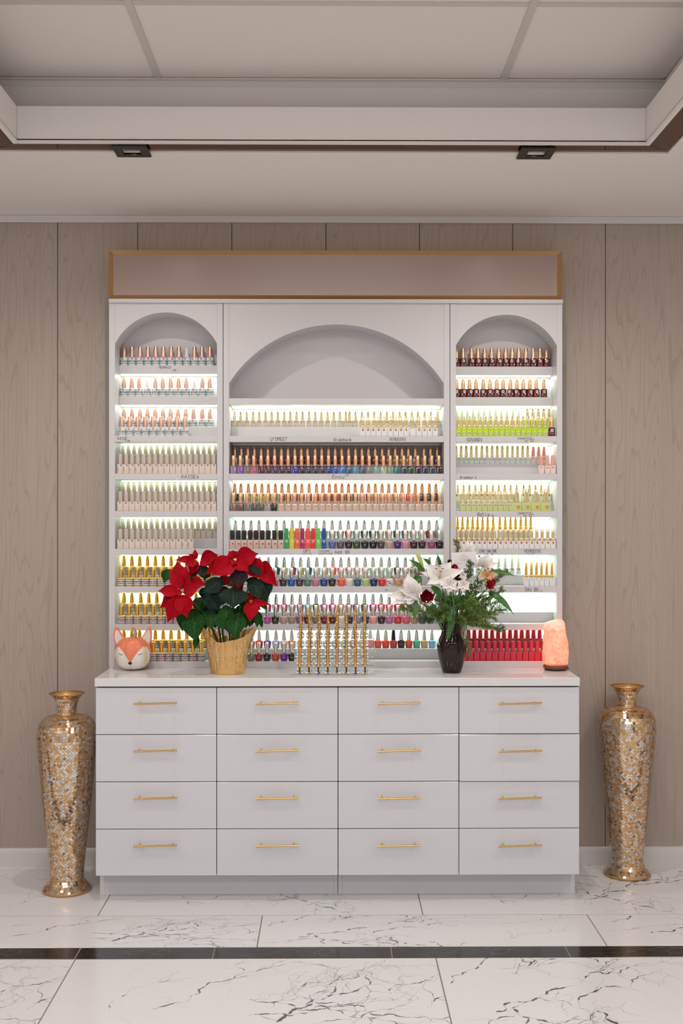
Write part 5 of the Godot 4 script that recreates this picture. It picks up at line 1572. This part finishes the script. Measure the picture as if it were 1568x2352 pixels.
	for k in 3:
		var off = Vector3(cos(k * 2.1) * 0.0035, 0, sin(k * 2.1) * 0.0035)
		part(bud, "petal", tube([off * 0.3, bt * 0.3 + off, bt * 0.65 + off * 1.1, bt * 0.92 + off * 0.7, bt], [0.002, 0.0058, 0.0062, 0.0038, 0.001], 9), budm)
	stalk.call(bud, bp)
	# alstroemerias
	var alw = mat("alstroemeria_white", Color("ece2e2"), 0.45)
	var alp = mat("alstroemeria_mark", Color("cdb8c8"), 0.5)
	for a in [[795, 520, .135, 105, "pale freckled flower just below the large white lily"], [938, 525, .14, 90, "pale freckled flower right of middle under the dark red bloom"], [935, 425, .11, 55, "small pale freckled flower touching the lower edge of the card"]]:
		var p = P.call(a[0], a[1], a[2])
		var th = thing("alstroemeria", a[4], "flower", p, "pale alstroemerias in the red vase")
		for k in 6:
			var g = k * TAU / 6.0 + 0.4
			var b = Vector3(cos(g), sin(g), 0.28 if k % 2 else 0.12) * a[3] * px * (1.0 if k % 2 else 0.88)
			var pe = part(th, "petal", leaf(Vector3.ZERO, b, a[3] * px * (0.85 if k % 2 == 0 else 0.55), Vector3(0, 0.1, 1), 0.08, 0.2, 0.6, 0.02), alw)
			part(pe, "marking", leaf(b * 0.12 + Vector3(0, 0, 0.002), b * 0.62 + Vector3(0, 0, 0.002), a[3] * px * 0.1, Vector3(0, 0.1, 1), 0.08, 0.0, 0.7), alp if k % 2 == 0 else vein_)
		stalk.call(th, p)
	# rose
	var rp = P.call(548, 640, .11)
	var rose = thing("red_rose", "dark red rose below the lilies, left of middle", "flower", rp)
	var rm = mat("rose_red", Color("8f0712"), 0.5)
	var RR = 88.0 * px
	for k in 22:
		var ring_ = k / 22.0
		var g = k * 2.4
		var r = RR * (0.12 + 0.86 * ring_)
		var hgt = RR * lerpf(1.05, 0.35, ring_)
		var d = Vector3(cos(g), sin(g) * 0.9, 0)
		var a = d * r * 0.35 + Vector3(0, -RR * 0.25, 0)
		var b = d * r + Vector3(0, RR * 0.12, hgt * 0.75)
		var st = begin()
		add_leaf(st, a, b, RR * lerpf(0.6, 1.25, ring_), (Vector3(0, 0, 1) - d * 0.9).normalized(), -0.14, 0.5, 0.55, 8, 6, 0.015)
		part(rose, "petal", done(st), rm)
	# the tight spiral of the bloom's heart
	var hs = begin()
	hs.set_smooth_group(1)
	var before = []
	for k in 121:
		var th_ = k / 120.0 * TAU * 4.6
		var turn = th_ / TAU
		var r2 = RR * (0.05 + 0.115 * turn)
		var top2 = RR * (0.95 - 0.1 * turn + 0.05 * sin(th_ * 2.3))
		var d2 = Vector3(cos(th_), sin(th_), 0)
		var cur = [d2 * r2 * 0.7 + Vector3(0, 0, -RR * 0.2), d2 * r2 + Vector3(0, 0, RR * 0.3), d2 * (r2 + RR * 0.02) + Vector3(0, 0, top2 - RR * 0.12), d2 * (r2 + RR * 0.09) + Vector3(0, 0, top2)]
		if k > 0:
			for q in 3: outq(hs, before[q], cur[q], cur[q + 1], before[q + 1], d2)
		before = cur
	part(rose, "heart", done(hs), rm)
	stalk.call(rose, rp)
	# ruffled carnations
	var cm = mat("carnation_red", Color("a8081a"), 0.55)
	var dm = mat("carnation_dark", Color("4a0a14"), 0.55)
	for a in [[1222, 520, .11, 62, "small ruffled red carnation near the fading peach lily", cm], [1262, 490, .10, 32, "tiny red carnation bud beside the larger right carnation", cm], [848, 338, .06, 46, "red bloom peeping out at the left edge of the card", cm], [703, 316, .05, 28, "small red bloom behind the large white lily", cm], [885, 445, .07, 48, "very dark red bloom under the white card", dm], [795, 275, .0, 30, "dark red bloom at the card's upper left corner", dm]]:
		var p = P.call(a[0], a[1], a[2])
		var th = thing("carnation", a[4], "flower", p, "red carnations in the red vase")
		var st = begin()
		var r = a[3] * px
		for k in 26:
			var el = asin(clampf(1.0 - 1.25 * k / 26.0, -1, 1))
			var az = k * 2.39996
			var d = Vector3(cos(az) * cos(el), sin(az) * cos(el), sin(el))
			var s = d.cross(Vector3(0.3, 1, 0.2)).normalized()
			add_leaf(st, d * r * 0.2, d * r * rng.randf_range(0.85, 1.1), r * 0.75, s, 0.12, 0.35, 0.42, 5, 4, 0.1)
		part(th, "ruffled_petals", done(st), a[5])
		stalk.call(th, p, 0.0018)
	# baby's breath
	var bb = mat("babys_breath_white", Color("f0ece8"), 0.6)
	for cl in [[1120, 540, .1, 130, 60, "cloud of tiny white filler blossoms left of the red carnation"], [410, 330, .02, 60, 26, "wispy tiny white blossoms over the left lily leaves"], [660, 335, .06, 40, 16, "few tiny white blossoms behind the large lily"]]:
		var p = P.call(cl[0], cl[1], cl[2])
		var th = thing("babys_breath", cl[5], "flower", p, "filler blossoms in the red vase")
		var st = begin(); var sx = begin()
		var root = (mouth - p) * 0.45
		for k in cl[4]:
			var q = Vector3(rng.randfn(0, 0.5), rng.randfn(0, 0.45), rng.randf_range(-0.3, 0.5)) * cl[3] * px
			add_lathe(st, V([0, -0.0022, 0.002, -0.001, 0.0023, 0.0006, 0.001, 0.002, 0, 0.0022]), 7, 2.0, q, -2.0)
			add_tube(sx, [q, q * 0.55 + Vector3(0, -0.012, 0), root * 0.5], [0.0003, 0.0004, 0.0005], 3, false)
		var bl = part(th, "blossoms", done(st), bb)
		bl.set_meta("kind", "stuff")
		part(th, "twigs", done(sx), stemg)
	# long leaves
	var n_ = 0
	for a in [[515, 375, .03, 342, 243, .05, 56, "dark leaf pointing up left from the bouquet"], [590, 305, .0, 498, 238, .01, 44, "leaf behind the closed lily bud"], [692, 330, .0, 655, 182, .01, 38, "upright pointed leaf above the large lily"], [1210, 382, .05, 1512, 436, .09, 52, "long leaf pointing right above the fir"], [1230, 600, .08, 1484, 852, .12, 66, "long curved leaf drooping at the far right"], [440, 680, .09, 410, 925, .12, 62, "leaf hanging below the left lily"], [430, 420, .02, 495, 545, .04, 80, "broad leaf between the two left lilies"], [600, 535, .07, 735, 680, .11, 70, "leaf right of the red rose"], [1120, 210, .0, 1085, 250, .0, 20, "small leaf tip right of the card"], [860, 690, .1, 905, 590, .14, 50, "small bright leaf on the flower stalk"], [810, 690, .1, 735, 655, .13, 46, "small leaf left of the flower stalk"]]:
		var p = P.call(a[0], a[1], a[2])
		var b = P.call(a[3], a[4], a[5]) - p
		solo("long_leaf", leaf(Vector3.ZERO, b, a[6] * px * 1.1, Vector3(0.2, 0.5, 1), 0.09, 0.3, 0.7, 0.01), greenl, a[7], "leaf", p, "long leaves in the bouquet")
		n_ += 1
	# the green flower stalks showing in the middle
	solo("flower_stalk", tube([P.call(840, 920, .08), P.call(838, 720, .11), P.call(815, 600, .125)], [0.0032, 0.0034, 0.0022], 8), stemg, "thick green stalk rising from the middle of the vase", "stalk")
	solo("flower_stalk", tube([P.call(760, 830, .08), P.call(620, 770, .1), P.call(500, 720, .09)], [0.0022, 0.0022, 0.002], 7), stemg, "green stalk slanting left under the rose", "stalk")
	# conifer sprigs
	var fir = vertexed("fir_needles", 0.55)
	var twig = mat("fir_twig", Color("5c4a2e"), 0.7)
	var gs = [Color("526f30"), Color("648a36"), Color("7a9a44"), Color("406030"), Color("86944c")]
	var sprigs = [
		[840, 930, .02, 1375, 1005, .10, 120, "fir sprig reaching lowest at the right"], [850, 930, .03, 1240, 985, .13, 110, "fir sprig lying low right of the vase rim"], [850, 920, .0, 1395, 780, .06, 150, "fir sprig reaching far right at mid height"], [850, 900, .02, 1330, 690, .10, 150, "fir sprig below the drooping right leaf"], [860, 900, -.02, 1360, 575, .02, 110, "fir sprig pointing up right behind the carnation"], [850, 900, .04, 1180, 830, .14, 150, "bushy fir sprig right of the middle stalk"], [850, 900, .05, 1060, 700, .14, 150, "fir sprig under the tiny white blossoms"],
		[830, 920, .02, 275, 765, .06, 120, "fir sprig pointing left below the lily"], [830, 920, .03, 450, 890, .10, 120, "fir sprig low at the left of the vase"], [830, 910, .05, 560, 780, .13, 130, "bushy fir sprig below the rose"], [830, 910, .05, 690, 760, .14, 110, "fir sprig left of the middle stalk"],
		[960, 560, .07, 1020, 285, .08, 95, "upright fir tip in front of the card"], [930, 480, -.02, 862, 52, -.03, 80, "brownish fir tip standing left of the card"], [1150, 600, .02, 1412, 390, .04, 90, "sparse brown fir tip at the upper right"], [900, 900, .05, 960, 640, .12, 130, "fir sprig beneath the pale flowers"], [850, 920, .06, 960, 930, .13, 100, "fir sprig over the vase rim"], [820, 920, .05, 730, 860, .13, 100, "fir sprig over the left of the rim"], [1010, 860, .08, 1290, 880, .13, 130, "fir sprig in the right foreground"], [840, 880, -.03, 620, 620, .0, 120, "dark fir sprig behind the rose"], [830, 900, .0, 700, 640, .04, 130, "fir sprig right behind the rose leaf"], [850, 900, .0, 800, 650, .05, 130, "fir sprig between the flower stalks"], [870, 900, .0, 905, 660, .06, 130, "fir sprig just right of the thick stalk"], [880, 900, .0, 1010, 620, .05, 140, "fir sprig below the smallest pale flower"], [880, 900, .02, 1120, 640, .07, 150, "yellowish fir sprig under the white blossoms"], [890, 910, .02, 1200, 720, .09, 150, "yellowish fir sprig right of middle"], [890, 920, .03, 1290, 810, .1, 140, "yellowish fir sprig at the right"], [880, 920, .05, 1140, 920, .14, 130, "yellowish fir sprig low right of the rim"], [880, 920, .05, 1050, 810, .14, 130, "fir sprig in front of the right stalks"], [820, 920, .03, 620, 850, .11, 120, "fir sprig low left of the stalks"], [870, 880, -.02, 1290, 620, .01, 130, "yellowish fir sprig behind the drooping leaf"], [860, 880, -.03, 1120, 480, -.01, 120, "dark fir sprig behind the white blossoms"]]
	for a in sprigs:
		var p = P.call(a[0], a[1], a[2])
		var e = P.call(a[3], a[4], a[5]) - p
		var th = thing("fir_sprig", a[7], "sprig", p, "fir sprigs in the bouquet")
		var st = begin(); var sx = begin()
		st.set_smooth_group(-1)
		var main_ = [Vector3.ZERO, e * 0.5 + Vector3(0, 0.012, 0), e]
		add_tube(sx, main_, [0.0022, 0.0016, 0.0008], 6)
		var twigs = [main_]
		var L = e.length()
		var nb = int(9 + L * 120.0)
		var base_col = rng.randi() % 4
		var brown = a[7].contains("brown")
		var yellow = a[7].contains("yellowish")
		for k in nb:
			var u = rng.randf_range(0.25, 0.97)
			var q = (e * u) + Vector3(0, 0.048 * u * (1 - u), 0)
			var s = e.normalized().cross(Vector3(0, 0, 1)).normalized() * (1 if k % 2 else -1)
			var d = (e.normalized() * 0.8 + s * 0.75 + Vector3(0, 0, rng.randf_range(-0.5, 0.6))).normalized() * a[6] * px * rng.randf_range(0.35, 0.75) * (1.15 - u * 0.55)
			twigs.append([q, q + d * 0.5 + Vector3(0, 0.001, 0), q + d])
			add_tube(sx, [q, q + d], [0.0008, 0.0004], 4, false)
		for tw in twigs:
			var ln = tw[0].distance_to(tw[2])
			var nn = int(ln / 0.0009)
			for k in nn:
				var u = (k + rng.randf()) / nn
				if tw == main_ and u < 0.35: continue
				var q = tw[0].lerp(tw[1], u * 2.0) if u < 0.5 else tw[1].lerp(tw[2], u * 2.0 - 1.0)
				var dir = (tw[2] - tw[0]).normalized()
				var az = rng.randf() * TAU
				var s = dir.cross(Vector3(0.1, 0.2, 1)).normalized()
				var up = dir.cross(s)
				var nd = (dir * 0.75 + (s * cos(az) + up * sin(az)) * 0.8).normalized()
				var nl = rng.randf_range(0.008, 0.013)
				var wd = nd.cross(Vector3(0, 0.3, 1)).normalized() * 0.0008
				var col = gs[(base_col + (rng.randi() % 2)) % 4]
				if brown: col = Color("6e6a3c").lerp(col, rng.randf() * 0.6)
				if yellow: col = Color("8a8c3c").lerp(col, 0.3 + rng.randf() * 0.5)
				st.set_color(col.srgb_to_linear())
				outq(st, q - wd, q + nd * nl * 0.6 - wd, q + nd * nl, q + nd * nl * 0.6 + wd, Vector3(0, 0.2, 1))
		var nd_ = part(th, "needles", done(st), fir)
		nd_.set_meta("kind", "stuff")
		part(th, "twig", done(sx), twig)
	# flat cedar sprays hanging over the rim
	var ced = vertexed("cedar_scales", 0.5)
	for a in [[830, 850, .1, 772, 1095, .115, 120, "cedar spray hanging over the front of the vase"], [935, 900, .08, 1010, 1300, .085, 95, "cedar spray trailing down the right of the vase"], [760, 780, .09, 800, 900, .12, 120, "cedar spray above the vase rim"]]:
		var p = P.call(a[0], a[1], a[2])
		var e = P.call(a[3], a[4], a[5]) - p
		var th = thing("cedar_spray", a[7], "sprig", p, "cedar sprays in the bouquet")
		var st = begin()
		var dn = e.normalized()
		var s = dn.cross(Vector3(0, 0, 1)).normalized()
		st.set_color(Color("3c6a34").srgb_to_linear())
		add_tube(st, [Vector3.ZERO, e * 0.5 + Vector3(0, 0, 0.003), e], [0.0016, 0.0014, 0.0007], 5)
		for k in 17:
			var u = (k + 1.0) / 18.0
			for sd in [-1.0, 1.0]:
				var q = e * u + Vector3(0, 0, 0.003 * 4 * u * (1 - u))
				var d = (dn * 0.85 + s * sd * 0.7).normalized() * a[6] * px * 0.42 * (1.15 - u)
				st.set_color([Color("44743a"), Color("5a8a44"), Color("3a6432")][(k + int(sd)) % 3].srgb_to_linear())
				add_tube(st, [q, q + d * 0.6 + Vector3(0, 0, 0.001), q + d], [0.0011, 0.0012, 0.0005], 4)
				for w in 3:
					var f = 0.3 + 0.25 * w
					for s2 in [-1.0, 1.0]:
						add_tube(st, [q + d * f, q + d * f + (d.normalized() * 0.8 + s * s2 * 0.6) * 0.006], [0.001, 0.0005], 4)
		part(th, "foliage", done(st), ced)
	# gift card
	var c0 = P.call(950, 262, .015)
	var card = thing("gift_card", "white card with a pale printed flower tucked into the bouquet", "card", c0)
	card.rotation = Vector3(-0.12, 0.05, 0.045)
	var cw = 266.0 * px; var ch = 175.0 * px
	part(card, "paper", box(Vector3(cw, ch, 0.0006)), mat("card_paper", Color("e6e2e4"), 0.6))
	var st = begin()
	for k in 7:
		var g = (k - 3) * 0.42
		var d = Vector3(sin(g), cos(g), 0) * ch * (0.42 - absf(k - 3) * 0.03)
		var s = Vector3(d.y, -d.x, 0).normalized() * ch * 0.09
		var b = Vector3(0, -ch * 0.02, 0.0006)
		for sd in [-1.0, 1.0]:
			var prev = b
			for q in range(1, 9):
				var u = q / 8.0
				var cur = b + d * u + s * sd * sin(PI * u)
				add_tube(st, [prev, cur], [0.00022], 3, false)
				prev = cur
	part(card, "printed_flower", done(st), mat("card_print_pale", Color("bcb8bc"), 0.6))
	st = begin()
	add_ink(st, "The Nail Place LLC", ch * 0.06, 0.0004, Vector3(-cw * 0.02, -ch * 0.17, 0.0005), Vector3.RIGHT, Vector3.UP)
	part(card, "printed_text", done(st), mat("card_print", Color("5a565a"), 0.6))
